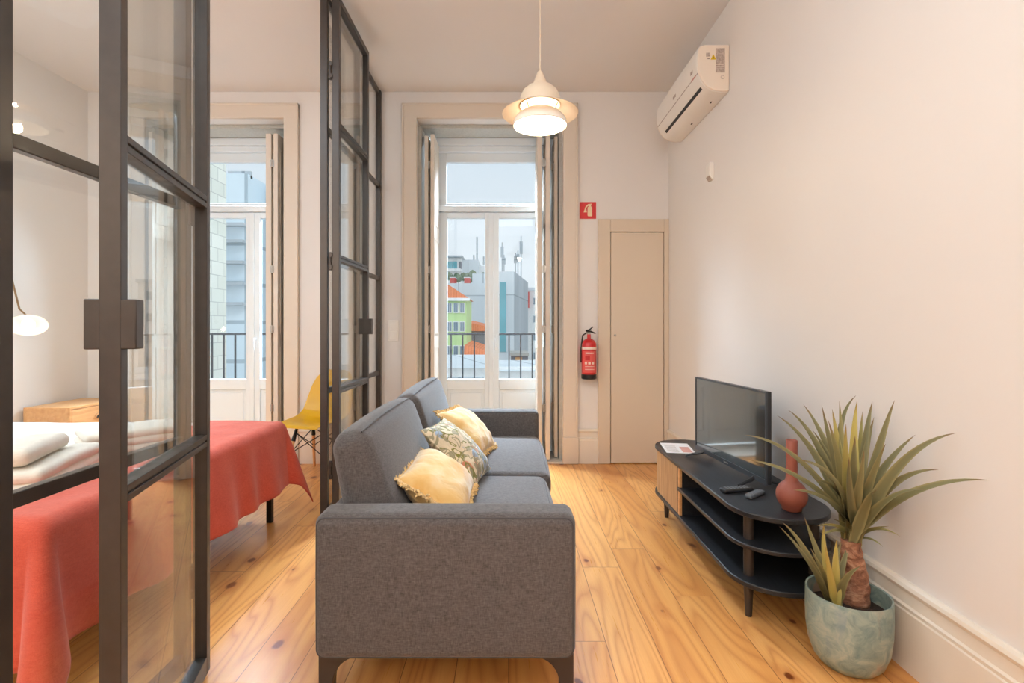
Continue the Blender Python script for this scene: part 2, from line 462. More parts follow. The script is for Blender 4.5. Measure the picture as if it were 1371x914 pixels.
w = MB(); w.box(XL-0.1, XR+0.1, YF-0.1, YB+0.01, -0.06, 0.0); struct('floor', w, M['floor'], smooth=False)
w = MB(); w.box(XL-0.1, XR+0.1, YF-0.1, YB+BT, ZC, ZC+0.08); struct('ceiling', w, M['ceiling'], smooth=False)
w = MB(); w.box(XR, XR+0.1, YF, YB+BT, -0.06, ZC); struct('wall_right', w, M['wall'], smooth=False)
w = MB(); w.box(XL-0.1, XL, YF, YB+BT, -0.06, ZC); struct('wall_left', w, M['wall'], smooth=False)
w = MB(); w.box(XL-0.1, XR+0.1, YF-0.1, YF, -0.06, ZC); struct('wall_front', w, M['wall'], smooth=False)
w = MB()
xs = [XL, OPN[0][0], OPN[0][1], OPN[1][0], OPN[1][1], XR]
for i in (0, 2, 4): w.box(xs[i], xs[i+1], YB, YB+BT, -0.06, ZC)
for a, b in OPN: w.box(a, b, YB, YB+BT, ZO, ZC)
struct('wall_back', w, M['wall'], smooth=False)

# skirting: profile with two mouldings
def skirt_prof(h=0.305, t=0.022):
    return [(0, 0), (t, 0), (t, 0.205), (t-0.004, 0.21), (t-0.002, 0.222), (t-0.010, 0.228), (t-0.010, h-0.035),
            (t-0.004, h-0.03), (t+0.002, h-0.018), (t-0.002, h-0.006), (t-0.012, h), (0, h)]
w = MB(); w.prism([(XR-x, z) for x, z in skirt_prof()], 'y', YF, YB-0.001); struct('baseboard_right', w, M['base'], smooth=False)
def back_skirt(x0, x1):
    m = MB(); P = [(YB-y, z) for y, z in skirt_prof()]
    m.prism(P, 'x', x0, x1); return m
struct('baseboard_back', back_skirt(0.612, 0.79), M['base'], smooth=False)
struct('baseboard_middle', back_skirt(-1.86, -0.945), M['base'], smooth=False)
struct('baseboard_corner', back_skirt(XL, -3.335), M['base'], smooth=False)
w = MB(); w.prism([(XL+x, z) for x, z in skirt_prof()], 'y', YF, YB-0.03); struct('baseboard_left', w, M['base'], smooth=False)

# window casings (flat with a raised outer edge), three sides
def casing(n, a, b, cw=0.13):
    t = sroot('trim_%d' % n, ((a+b)/2, YB, 0))
    y0 = YB-0.028
    for x0, x1 in ((a-cw, a), (b, b+cw)):
        m = MB(); m.box(x0, x1, y0, YB+0.0, 0.0, ZO+cw)
        put('jamb_casing', m, M['trim'], t, bevel=0.006)
        e = x0 if x0 < a-0.01 else x1-0.018
        m = MB(); m.box(e, e+0.018, y0-0.008, y0+0.002, 0.0, ZO+cw); put('bead', m, M['trim'], t, bevel=0.004)
        m = MB(); m.box(x0-0.006, x1+0.006, y0-0.012, y0+0.002, 0.0, 0.235); put('plinth_block', m, M['trim'], t, bevel=0.006)
    m = MB(); m.box(a-cw, b+cw, y0-0.001, YB, ZO, ZO+cw); put('head_casing', m, M['trim'], t, bevel=0.006)
    m = MB(); m.box(a-cw, b+cw, y0-0.008, y0+0.002, ZO+cw-0.018, ZO+cw); put('bead', m, M['trim'], t, bevel=0.004)
    return t
casing(1, *OPN[1]); casing(2, *OPN[0])

# stone lining of the deep reveals and the thresholds
for k, (a, b) in enumerate(OPN):
    t = sroot('trim_%d' % (k+3), ((a+b)/2, YB+0.2, 0))
    m = MB(); m.box(a, b, YB+0.12, YB+BT, ZO-0.035, ZO+0.0); put('stone_lintel', m, M['stone'], t, bevel=0.006)
    m = MB(); m.box(a, a+0.03, YB+0.06, YB+BT, 0, ZO-0.036); m.box(b-0.03, b, YB+0.06, YB+BT, 0, ZO-0.036); put('stone_jamb', m, M['stone'], t, bevel=0.004)
    m = MB(); m.box(a, b, YB-0.025, YB+BT, -0.05, 0.018); put('threshold', m, M['trim'], t, bevel=0.004)

# ================================================================== FRENCH WINDOWS
YW = 4.94
def french_window(n, xl, split, xr, handle_side=1):
    t = sroot('window_%d' % n, (split, YW, 0))
    z0, zt0, zt1, zg = 0.02, 2.31, 2.345, 3.004
    fw = 0.075
    # outer frame with stepped head
    m = MB(); m.box(xl-0.035, xl+0.0, YW-0.035, YW+0.07, z0, zg); put('frame_jamb', m, M['window'], t, bevel=0.004)
    m = MB(); m.box(xr, xr+0.035, YW-0.035, YW+0.07, z0, zg); put('frame_jamb', m, M['window'], t, bevel=0.004)
    m = MB(); m.box(xl, xr, YW-0.06, YW+0.07, zg-0.07, zg); put('frame_head', m, M['window'], t, bevel=0.005)
    m = MB(); m.box(xl, xr, YW-0.04, YW+0.07, zg-0.125, zg-0.072); put('frame_head', m, M['window'], t, bevel=0.005)
    m = MB(); m.box(xl, xr, YW-0.03, YW+0.07, zt0, zt1+0.02); put('transom_bar', m, M['window'], t, bevel=0.006)
    # fixed light above
    a, b, c, d = xl, xr, zt1+0.02, zg-0.125
    sw = 0.1
    s = MB(); s.box(a, a+sw, YW, YW+0.05, c, d); s.box(b-sw, b, YW, YW+0.05, c, d); s.box(a+sw, b-sw, YW, YW+0.05, d-0.09, d); s.box(a+sw, b-sw, YW, YW+0.05, c, c+0.03)
    so = put('transom_sash', s, M['window'], t, bevel=0.005)
    g = MB(); g.box(a+sw-0.005, b-sw+0.005, YW+0.024, YW+0.027, c+0.025, d-0.085); put('pane', g, M['winglass'], so, smooth=False)
    # two door leaves
    for (x0, x1, side) in ((xl+0.003, split-0.002, -1), (split+0.002, xr-0.003, 1)):
        s = MB(); zb = 0.03; zt = zt0-0.004
        sl = 0.104 if side < 0 else 0.083; sr = 0.062 if side < 0 else 0.104
        if side > 0: sl, sr = 0.070, 0.104
        s.box(x0, x0+sl, YW, YW+0.05, zb, zt); s.box(x1-sr, x1, YW, YW+0.05, zb, zt)
        s.box(x0+sl, x1-sr, YW, YW+0.05, zt-0.055, zt); s.box(x0+sl, x1-sr, YW, YW+0.05, 0.60, 0.70); s.box(x0+sl, x1-sr, YW, YW+0.05, zb, zb+0.14)
        s.box(x0+sl, x1-sr, YW+0.018, YW+0.034, zb+0.14, 0.60)
        lf = put('door_leaf', s, M['window'], t, bevel=0.005)
        g = MB(); g.box(x0+sl-0.005, x1-sr+0.005, YW+0.024, YW+0.027, 0.695, zt-0.05); put('pane', g, M['winglass'], lf, smooth=False)
        p = MB(); p.box(x0+sl+0.03, x1-sr-0.03, YW+0.009, YW+0.02, zb+0.17, 0.57); put('panel', p, M['window'], lf, bevel=0.006)
        if side > 0:
            h = MB(); h.box(x0+0.016, x0+0.044, YW-0.008, YW+0.001, 1.00, 1.13)
            h.tube([(x0+0.03, YW-0.002, 1.09), (x0+0.03, YW-0.045, 1.09), (x0+0.034, YW-0.05, 1.07), (x0+0.034, YW-0.05, 0.98)], 0.009, 8)
            put('handle', h, M['window'], lf, bevel=0.002)
        else:
            for z in (0.35, 1.2, 2.05):
                h = MB(); h.cyl((x0-0.002, YW-0.006, z), (x0-0.002, YW-0.006, z+0.09), 0.008, seg=8); put('hinge', h, M['steel'], lf)
    m = MB(); m.box(split-0.024, split+0.02, YW-0.012, YW+0.0, 0.03, zt0-0.006); put('cover_strip', m, M['window'], t, bevel=0.004)
    return t
french_window(1, -0.70, -0.165, 0.40)
french_window(2, -3.04, -2.47, -2.0)

# ================================================================== INNER SHUTTERS (narrow leaves folded into the reveals)
def shutter_leaf(x0, x1, y0, y1, parent, z0=0.03, z1=2.92):
    m = MB(); m.box(x0, x1, y0, y1, z0, z1)
    lf = put('shutter_leaf', m, M['shutter'], parent, bevel=0.003)
    for sx, xa in ((-1, x0), (1, x1)):
        p = MB()
        for za, zb in ((0.18, 1.02), (1.14, 2.0), (2.12, 2.8)):
            xa2 = xa+sx*0.004
            for (ya, yb, zc, zd) in ((y0+0.045, y0+0.057, za, zb), (y1-0.057, y1-0.045, za, zb), (y0+0.057, y1-0.057, za, za+0.012), (y0+0.057, y1-0.057, zb-0.012, zb)):
                p.box(min(xa, xa2), max(xa, xa2), ya, yb, zc, zd)
        put('panel_bead', p, M['shutter'], lf, smooth=False)
    return lf
def hinges(parent, x, y, zs=(0.45, 1.15, 1.68, 2.62), mat='steel', w=0.018):
    for z in zs:
        m = MB(); m.cyl((x, y, z), (x, y, z+0.07), 0.008, seg=8); m.box(x-w, x+w, y-0.002, y+0.003, z+0.005, z+0.065)
        put('hinge', m, M[mat], parent)
t = thing('window_shutter', 'folded cream shutter at the left of the living room window, behind the sofa back', 'shutter', (-0.70, 4.7, 0.018), group='folded inner shutters')
shutter_leaf(-0.695, -0.662, 4.56, 4.885, t); shutter_leaf(-0.755, -0.722, 4.60, 4.89, t)
hinges(t, -0.708, 4.595, w=0.012)
t = thing('window_shutter', 'two-leaf cream shutter standing open at the right of the living room window', 'shutter', (0.31, 4.7, 0.018), group='folded inner shutters')
shutter_leaf(0.253, 0.295, 4.54, 4.86, t); shutter_leaf(0.328, 0.368, 4.54, 4.88, t)
hinges(t, 0.311, 4.535, w=0.02)
t = thing('window_shutter', 'cream shutter leaf lying along the right stone reveal of the living room window', 'shutter', (0.42, 4.75, 0.018), group='folded inner shutters')
shutter_leaf(0.412, 0.442, 4.62, 4.90, t)
hinges(t, 0.400, 4.66, w=0.012)
t = thing('window_shutter', 'two-leaf cream shutter at the right of the bedroom window near the yellow chair', 'shutter', (-2.10, 4.7, 0.018), group='folded inner shutters')
shutter_leaf(-2.158, -2.108, 4.55, 4.86, t); shutter_leaf(-2.090, -2.050, 4.55, 4.88, t)
hinges(t, -2.099, 4.545, w=0.016)
t = thing('window_shutter', 'panelled pale shutter flat against the left reveal of the bedroom window', 'shutter', (-3.14, 4.7, 0.018), group='folded inner shutters')
shutter_leaf(-3.165, -3.13, 4.50, 4.885, t)

# ================================================================== CLOSET DOOR
sc = 151.4
def bx(px): return (px-PX0)/sc
t = sroot('trim_5', (1.1, YB, 0))
zt = H+(PY0-294)/sc; zd = H+(PY0-311)/sc
xa, xb, xc, xd = bx(800), bx(816.5), bx(888), bx(893.5)
m = MB(); m.box(xa, xb, YB-0.03, YB, 0, zt); put('jamb_casing', m, M['door'], t, bevel=0.005)
m = MB(); m.box(xc, XR-0.001, YB-0.03, YB, 0, zt); put('jamb_casing', m, M['door'], t, bevel=0.003)
m = MB(); m.box(xb, xc, YB-0.03, YB, zd, zt); put('head_casing', m, M['door'], t, bevel=0.004)
t = sroot('door_1', ((xb+xc)/2, YB, 0))
m = MB(); m.box(xb+0.005, xc-0.004, YB-0.022, YB-0.0, 0.008, zd-0.005); put('leaf', m, M['door'], t, bevel=0.003)
m = MB(); m.box(xb, xc, YB-0.006, YB, 0, zd); put('rebate', m, M['dark'], t, smooth=False)
kx, kz = bx(822.5), H+(PY0-448.5)/sc
mt = Matrix.Translation((kx, YB-0.022, kz)) @ Matrix.Rotation(PI/2, 4, 'X')
m = MB(); m.lathe([(0.0, 0.018), (0.008, 0.017), (0.011, 0.011), (0.006, 0.006), (0.006, 0.0)], mat=mt, seg=14); put('knob', m, M['steel'], t)

# ================================================================== GLASS PARTITION IN DARK STEEL
XP = -1.145; HT = 0.022; Z1, Z2, Z3, ZT = 0.812, 1.628, 2.443, 3.235
def post(parent, y0, y1, z0=0.0, z1=ZC-0.001, x0=XP-HT, x1=XP+HT, name='post'):
    m = MB(); m.box(x0, x1, y0, y1, z0, z1); return put(name, m, M['frame'], parent, bevel=0.002)
def fixed_section(parent, ys, rail_h=0.036):
    """ys = centre lines of the uprights"""
    for i in range(len(ys)-1):
        a, b = ys[i]+0.015, ys[i+1]-0.015
        for z, h in ((0.03, 0.06), (Z1-0.01, rail_h), (Z2, rail_h), (Z3, rail_h), (ZC-0.022, 0.042)):
            m = MB(); m.box(XP-0.014, XP+0.014, a, b, z-h/2, z+h/2)
            put('rail', m, M['frame'], parent, bevel=0.002)
        zz = [0.06, Z1, Z2, Z3, ZC-0.04]
        for k in range(4):
            m = MB(); m.box(XP-0.003, XP+0.003, a-0.004, b+0.004, zz[k]+0.012, zz[k+1]-0.012); put('pane', m, M['glass'], parent, smooth=False)
P = thing('glass_partition', 'dark steel framed glass partition dividing the bed from the sofa area', 'partition', (XP, 2.5, 0))
for y in (0.48, 1.146): post(P, y-0.016, y+0.016)
post(P, 1.783, 1.815)
post(P, 3.172, 3.204); post(P, 3.853, 3.883); post(P, YB-0.042, YB-0.001)
fixed_section(P, [0.48, 1.146, 1.799]); fixed_section(P, [3.188, 3.868, YB-0.02])
m = MB(); m.box(XP-HT, XP+HT, 1.815, 3.172, ZT+0.008, ZC-0.001); put('header', m, M['frame'], P, bevel=0.002)

def glass_door(label, hinge, direction, width, flip):
    """local x runs from the hinge along the leaf, local y is across the thickness (front = +y side when flip=1)"""
    ang = math.atan2(direction[1], direction[0])
    t = thing('glass_door', label, 'door', (hinge[0], hinge[1], 0.0), ang, kind='thing')
    T = 0.044; s = flip
    def lb(name, x0, x1, y0, y1, z0, z1, parent=t, mat='frame', bevel=0.002):
        m = MB(); m.box(x0, x1, min(y0, y1), max(y0, y1), z0, z1); return put(name, m, M[mat], parent, world=False, bevel=bevel)
    st = 0.034
    lb('stile', 0, st, 0, s*T, 0.012, ZT); lb('stile', width-st, width, 0, s*T, 0.012, ZT)
    zs = [0.012+0.03, Z1, Z2, Z3, ZT-0.02]
    for k, z in enumerate(zs):
        h = 0.036 if 0 < k < 4 else (0.06 if k == 0 else 0.04)
        if 0 < k < 4:      # two flats with a dark groove between them
            m = MB()
            for q in (-1, 1):
                m.box(st, width-st, min(0, s*T), max(0, s*T), z+q*0.0115-0.0085, z+q*0.0115+0.0085)
            m.box(st, width-st, min(s*0.006, s*(T-0.006)), max(s*0.006, s*(T-0.006)), z-0.019, z+0.019)
            put('rail', m, M['frame'], t, world=False, bevel=0.0015)
        else: lb('rail', st, width-st, 0, s*T, z-h/2, z+h/2)
    for k in range(4):
        lb('pane', st-0.004, width-st+0.004, s*(T/2-0.003), s*(T/2+0.003), zs[k]+0.014, zs[k+1]-0.014, mat='glass', bevel=0)
    lk = lb('lock_case', width-0.042, width-0.001, s*(T/2-0.052), s*(T/2+0.052), 1.150, 1.264, bevel=0.003)
    for z in (0.27, 1.55, 2.72):
        m = MB(); 
        yb = -s*0.012
        m.cyl((0.004, yb, z), (0.004, yb, z+0.11), 0.010, seg=12); m.box(-0.012, 0.03, min(yb, s*0.003), max(yb, s*0.003), z+0.006, z+0.03); m.box(-0.012, 0.03, min(yb, s*0.003), max(yb, s*0.003), z+0.08, z+0.104)
        put('hinge', m, M['frame'], t, world=False)
    return t
# near leaf: hinged on the near jamb and swung right back into the living area
n_dir = Vector((0.16, -0.622)).normalized()
glass_door('open glazed steel door leaf hinged on the near post, swung toward the camera', (-1.083, 1.775), n_dir, 0.643, 1)
glass_door('open glazed steel door leaf folded flat beyond the sofa backrest', (-1.083, 3.14), Vector((0.006, 0.65)).normalized(), 0.655, -1)

# ================================================================== OUTSIDE
def facade_windows(parent, x0, x1, z0, z1, nx, nz, y, wv, hv, wallmat=None):
    for i in range(nx):
        for j in range(nz):
            cx = x0+(i+0.5)*(x1-x0)/nx; cz = z0+(j+0.5)*(z1-z0)/nz
            m = MB(); m.box(cx-wv/2, cx+wv/2, y-0.06, y+0.02, cz-hv/2, cz+hv/2); f = put('window', m, M['bwhite'], parent, smooth=False)
            m = MB(); q = 0.14*wv; m.box(cx-wv/2+q, cx-0.03*wv, y-0.075, y-0.055, cz-hv/2+q, cz+hv/2-q); m.box(cx+0.03*wv, cx+wv/2-q, y-0.075, y-0.055, cz-hv/2+q, cz+hv/2-q)
            put('pane', m, M['bpane'], f, smooth=False)
M['bwhite'] = plain('pale_render', rgb(240, 240, 238), 0.8)
M['bpane'] = plain('far_window_glass', rgb(120, 138, 150), 0.3)
M['green_render'] = plain('mint_green_render', rgb(196, 222, 160), 0.85, var=0.08, scale=0.6)
M['slate'] = plain('dark_slate_cladding', rgb(128, 130, 136), 0.8, var=0.15, scale=1.0)
M['teal'] = plain('teal_glazing', rgb(110, 176, 186), 0.3, var=0.12, scale=0.5)
M['green_scrub'] = plain('far_shrubs', rgb(110, 130, 104), 0.9, var=0.3, scale=0.8)
M['brick_red'] = plain('faded_red_paint', rgb(214, 92, 84), 0.8)
def roof_tiles():
    t = NT('orange_roof_tiles'); v = t.coord((4, 4, 4)); wv = t.n('ShaderNodeTexWave'); wv.inputs['Scale'].default_value = 0.7; t.l(v, wv.inputs[0])
    n_ = t.noise(t.coord(), 2.5, 4)
    return t.pbr(t.mix(t.math('MULTIPLY', t.math('ADD', wv.outputs['Fac'], n_), 0.5), rgb(206, 108, 68), rgb(238, 150, 104)), 0.85)
M['tiles'] = roof_tiles()
def panels(name, a, b, joint, bw, rh, mortar=0.03):
    t = NT(name); tc = t.n('ShaderNodeTexCoord'); sp = t.n('ShaderNodeSeparateXYZ'); t.l(tc.outputs['Object'], sp.inputs[0])
    cb = t.n('ShaderNodeCombineXYZ'); t.l(t.math('ADD', sp.outputs[0], sp.outputs[1]), cb.inputs[0]); t.l(sp.outputs[2], cb.inputs[1])
    br = t.n('ShaderNodeTexBrick'); br.offset = 0.0 if bw > 1 else 0.5; t.l(cb.outputs[0], br.inputs['Vector']); br.inputs['Scale'].default_value = 1
    br.inputs['Color1'].default_value = a; br.inputs['Color2'].default_value = b; br.inputs['Mortar'].default_value = joint
    br.inputs['Mortar Size'].default_value = mortar; br.inputs['Brick Width'].default_value = bw; br.inputs['Row Height'].default_value = rh
    st = t.noise(t.coord((0.5, 0.5, 0.12)), 1.0, 4)
    return t.pbr(t.mix(t.mr(st, 0.45, 0.75, 0, 0.35), br.outputs[0], rgb(150, 158, 162)), 0.7)
M['clad'] = panels('grey_cladding_panels', rgb(204, 212, 216), rgb(220, 226, 229), rgb(170, 180, 186), 2.2, 3.2, 0.05)
M['clad_dark'] = panels('dark_cladding_panels', rgb(168, 178, 184), rgb(186, 194, 199), rgb(140, 150, 156), 2.2, 3.2, 0.05)  # same panels in darker greys, for the side wall and small parts
M['cream_tile'] = panels('cream_wall_tiles', rgb(196, 195, 182), rgb(208, 206, 194), rgb(162, 161, 152), 0.30, 0.185, 0.006)
M['haze_glass'] = panels('pale_blue_sheeting', rgb(206, 222, 230), rgb(222, 234, 240), rgb(168, 184, 192), 2.6, 1.15, 0.06)

def block(parent, name, x0, x1, y0, y1, z0, z1, mat):
    m = MB(); m.box(x0, x1, y0, y1, z0, z1); return put(name, m, M[mat], parent, smooth=False)
def pxx(p, Y): return (p-PX0)/F*Y
def pxz(p, Y): return H-(p-PY0)/F*Y
ZG = -9.0
w = MB(); w.box(-60, 60, 6.5, 140, ZG-0.5, ZG); struct('ground', w, plain('courtyard_ground', rgb(206, 204, 200), 0.9, scale=0.4), smooth=False)

# balcony floors + railings
for lab, x0, x1, grp in (('black iron balcony railing outside the living room window', -1.05, 0.75, None), ('black iron balcony railing outside the bedroom window', -3.45, -1.75, None)):
    b = MB(); b.box(x0-0.05, x1+0.05, YB+BT, 5.62, -0.16, -0.01); struct('trim_%d' % (6 if x0 > -2 else 7), b, M['stone'], smooth=False)
    t = thing('balcony_railing', lab, 'railing', ((x0+x1)/2, 5.55, -0.01), group='balcony railings')
    m = MB(); m.box(x0, x1, 5.538, 5.562, 1.118, 1.138); put('top_rail', m, M['black_metal'], t, bevel=0.002)
    m = MB(); m.box(x0, x1, 5.542, 5.558, 0.06, 0.075); put('bottom_rail', m, M['black_metal'], t, bevel=0.002)
    off = pxx(604, 5.55) if x0 > -2 else pxx(284, 5.55)
    k0 = math.ceil((x0-off)/0.1255)
    x = off+k0*0.1255
    while x < x1:
        m = MB(); m.box(x-0.0075, x+0.0075, 5.5425, 5.5575, -0.01, 1.12); put('bar', m, M['black_metal'], t, smooth=False); x += 0.1255
    for xx in (x0, x1):
        m = MB(); m.box(xx-0.012, xx+0.012, 4.955, 5.56, 1.118, 1.138); put('return_rail', m, M['black_metal'], t, bevel=0.002)
        m = MB(); m.box(xx-0.012, xx+0.012, 5.538, 5.562, -0.01, 1.12); put('corner_post', m, M['black_metal'], t, bevel=0.002)

def hip_roof(parent, x0, x1, y0, y1, z0, rise, mat='tiles', ridge='x'):
    m = MB()
    if ridge == 'x': vs = [(x0, y0, z0), (x1, y0, z0), (x1, y1, z0), (x0, y1, z0), (x0+0.0, (y0+y1)/2, z0+rise), (x1-0.0, (y0+y1)/2, z0+rise)]
    else: vs = [(x0, y0, z0), (x1, y0, z0), (x1, y1, z0), (x0, y1, z0), ((x0+x1)/2, y0, z0+rise), ((x0+x1)/2, y1, z0+rise)]
    fs = [(0, 1, 5, 4), (1, 2, 5), (2, 3, 4, 5), (3, 0, 4), (0, 3, 2, 1)] if ridge == 'x' else [(0, 1, 4), (1, 2, 5, 4), (2, 3, 5), (3, 0, 4, 5), (0, 3, 2, 1)]
    m.faces_of([Vector(v) for v in vs], fs)
    return put('roof', m, M[mat], parent, smooth=False)
# mint green building
Y = 22.0
t = thing('apartment_building', 'mint green apartment building with orange tiled roof seen past the left pane', 'building', (pxx(608, Y), Y, ZG))
xa, xb = pxx(575, Y), pxx(624.5, Y)
block(t, 'wall', xa, xb, Y, Y+3, ZG, pxz(399, Y), 'green_render')
m = MB(); zz = pxz(399, Y)
vs = [(xa-0.2, Y-0.15, zz+1.25), (xb+0.1, Y-0.15, zz), (xb+0.1, Y+3, zz+0.0), (xa-0.2, Y+3, zz+1.25), (xa-0.2, Y-0.15, zz-0.06), (xa-0.2, Y+3, zz-0.06)]
m.faces_of([Vector(v) for v in vs], [(0, 1, 2, 3), (0, 4, 1), (3, 2, 5), (0, 3, 5, 4), (1, 4, 5, 2)]); put('roof', m, M['tiles'], t, smooth=False)
m = MB(); m.box(xa-0.2, xb+0.15, Y-0.2, Y, zz-0.12, zz+0.0); put('gutter', m, M['bwhite'], t, smooth=False)
for row in (412, 437, 469, 500):
    for cx in (588, 602, 610.5, 619):
        xw, zw = pxx(cx, Y), pxz(row, Y)
        m = MB(); m.box(xw-0.11, xw+0.11, Y-0.06, Y+0.02, zw-0.22, zw+0.22); f = put('window', m, M['bwhite'], t, smooth=False)
        m = MB(); m.box(xw-0.085, xw-0.01, Y-0.075, Y-0.055, zw-0.19, zw+0.19); m.box(xw+0.01, xw+0.085, Y-0.075, Y-0.055, zw-0.19, zw+0.19); put('pane', m, M['bpane'], f, smooth=False)
# slate house with orange roofs
Y = 26.0
t = thing('town_house', 'dark slate clad house with orange roof beside the mint green building', 'house', (pxx(640, Y), Y, ZG))
xa, xb = pxx(624, Y), pxx(656, Y)
block(t, 'wall', xa, xb, Y, Y+5, ZG, pxz(442, Y), 'slate')
m = MB(); zz = pxz(443, Y)
vs = [(xa, Y-0.25, zz), (xb, Y-0.25, zz), (xb, Y+5, zz+0.25), (xa, Y+5, zz+0.45), (xa+0.0, Y-0.2, zz+0.46), (xb, Y-0.2, zz+0.20), (xa, Y+5, zz+0.6), (xb, Y+5, zz+0.3)]
m.faces_of([Vector(v) for v in vs], [(0, 1, 5, 4), (4, 5, 7, 6), (0, 4, 6, 3), (1, 2, 7, 5), (2, 3, 6, 7), (0, 3, 2, 1)]); put('roof', m, M['tiles'], t, smooth=False)
Y = 21.0
t = thing('low_house', 'low house with a sloping orange tiled roof below the slate wall', 'house', (pxx(635, Y), Y, ZG))
xa, xb = pxx(622, Y), pxx(655, Y)
block(t, 'wall', xa, xb, Y, Y+4, ZG, pxz(481, Y), 'bwhite')
m = MB(); z1, z2 = pxz(462, Y), pxz(479, Y)
vs = [(xa, Y-0.1, z1), (xb, Y-0.1, pxz(470, Y)), (xb, Y-0.3, z2), (xa, Y-0.3, pxz(474, Y)), (xa, Y+4, z1+0.1), (xb, Y+4, z2+0.3)]
m.faces_of([Vector(v) for v in vs], [(0, 3, 2, 1), (0, 1, 5, 4), (1, 2, 5), (0, 4, 3), (3, 4, 5, 2)]); put('roof', m, M['tiles'], t, smooth=False)
# large cladded building
Y = 42.0
t = thing('clad_building', 'large grey panel clad building with a teal glazed strip', 'building', (pxx(650, Y), Y, ZG))
xa, xb, xc = pxx(585, Y), pxx(688, Y), pxx(709, Y)
block(t, 'wall', xa, pxx(660, Y), Y, Y+10, ZG, pxz(379, Y), 'clad')
block(t, 'wall', pxx(660, Y), xb, Y-1.0, Y+10, ZG, pxz(365, Y), 'clad')
m = MB(); Yb = Y+9
vs = [(xb, Y-1.0), (pxx(707, Yb), Yb), (pxx(690, Yb), Yb+1)]
m.faces_of([Vector((x, y, ZG)) for x, y in vs]+[Vector((vs[0][0], vs[0][1], pxz(365, Y))), Vector((vs[1][0], vs[1][1], pxz(378, Yb))), Vector((vs[2][0], vs[2][1], pxz(366, Yb)))], [(0, 1, 4, 3), (1, 2, 5, 4), (2, 0, 3, 5), (3, 4, 5)])
put('side_wall', m, M['clad_dark'], t, smooth=False)
block(t, 'glazed_strip', pxx(669.5, Y), pxx(677.5, Y), Y-1.12, Y-0.95, pxz(470, Y), pxz(379, Y), 'teal')
block(t, 'roof_wall', pxx(632, Y), pxx(660, Y), Y+0.2, Y+0.9, pxz(379, Y), pxz(366, Y+0.2), 'clad')
for cx, h in ((672, 3.2), (674.5, 2.0), (690.5, 2.2), (694, 2.4), (698.5, 3.8)):
    m = MB(); x = pxx(cx, Y); zb = pxz(366, Y); m.cyl((x, Y+2, zb-0.6), (x, Y+2, zb+h*0.9), 0.05, seg=8)
    m.box(x-0.13, x+0.13, Y+1.95, Y+2.05, zb+h*0.5, zb+h*0.78); put('antenna', m, M['clad_dark'], t, smooth=False)
# rooftop building far behind
Y = 60.0
t = thing('rooftop_house', 'pale flat-roofed house with wide windows on the skyline', 'house', (pxx(612, Y), Y, ZG))
block(t, 'wall', pxx(590, Y), pxx(618, Y), Y, Y+8, ZG, pxz(344, Y), 'bwhite')
block(t, 'wall', pxx(618, Y), pxx(640, Y), Y+1, Y+8, ZG, pxz(346, Y), 'clad')
block(t, 'wall', pxx(640, Y), pxx(655, Y), Y+2, Y+8, ZG, pxz(353, Y), 'bwhite')
block(t, 'roof_slab', pxx(590, Y), pxx(620, Y), Y-0.8, Y+8, pxz(345, Y), pxz(343, Y), 'clad_dark')
block(t, 'balcony_slab', pxx(590, Y), pxx(618, Y), Y-1.4, Y, pxz(364, Y), pxz(361, Y), 'bwhite')
block(t, 'roof_box', pxx(598, Y), pxx(610, Y), Y+2, Y+4, pxz(344, Y), pxz(339, Y), 'slate')
for a, b in ((591, 597.5), (599, 606), (606.5, 612), (614.5, 618)):
    block(t, 'window', pxx(a, Y), pxx(b, Y), Y-0.1, Y, pxz(360, Y), pxz(350, Y), 'teal' if b < 613 else 'slate')
for cx, h in ((636.5, 3.4), (632, 1.2), (646, 1.0)):
    m = MB(); x = pxx(cx, Y); m.cyl((x, Y+3, pxz(350, Y)), (x, Y+3, pxz(350, Y)+h), 0.10, seg=8); put('antenna', m, M['clad_dark'], t, smooth=False)
Y = 50.0
for k, (a, b) in enumerate(((602.5, 609.5), (621.5, 629))):
    t = thing('roof_cabin', ('small red rooftop cabin below the skyline house, nearer the window frame', 'small red rooftop cabin below the skyline house, nearer the centre stile')[k], 'cabin', (pxx((a+b)/2, Y), Y, pxz(379, Y)))
    block(t, 'wall', pxx(a, Y), pxx(b, Y), Y, Y+1.5, pxz(379, Y), pxz(372, Y), 'brick_red')
    block(t, 'roof_edge', pxx(a-0.6, Y), pxx(b+0.6, Y), Y-0.1, Y+1.6, pxz(372, Y), pxz(371, Y), 'bwhite')
t = thing('garden_bush', 'hazy green roof garden under the skyline house', 'bush', (pxx(620, 55), 55, pxz(370, 55)), kind='stuff')
m = MB(); rr = random.Random(3)
for i in range(26):
    c = Vector((pxx(rr.uniform(598, 654), 55), 55+rr.uniform(-0.5, 0.5), pxz(rr.uniform(367, 374), 55))); r_ = rr.uniform(0.2, 0.5)
    m.lathe([(0, -r_), (r_*0.8, -r_*0.5), (r_, 0.1*r_), (r_*0.6, r_*0.7), (0, r_)], c, seg=7)
put('foliage', m, M['green_scrub'], t, smooth=False)
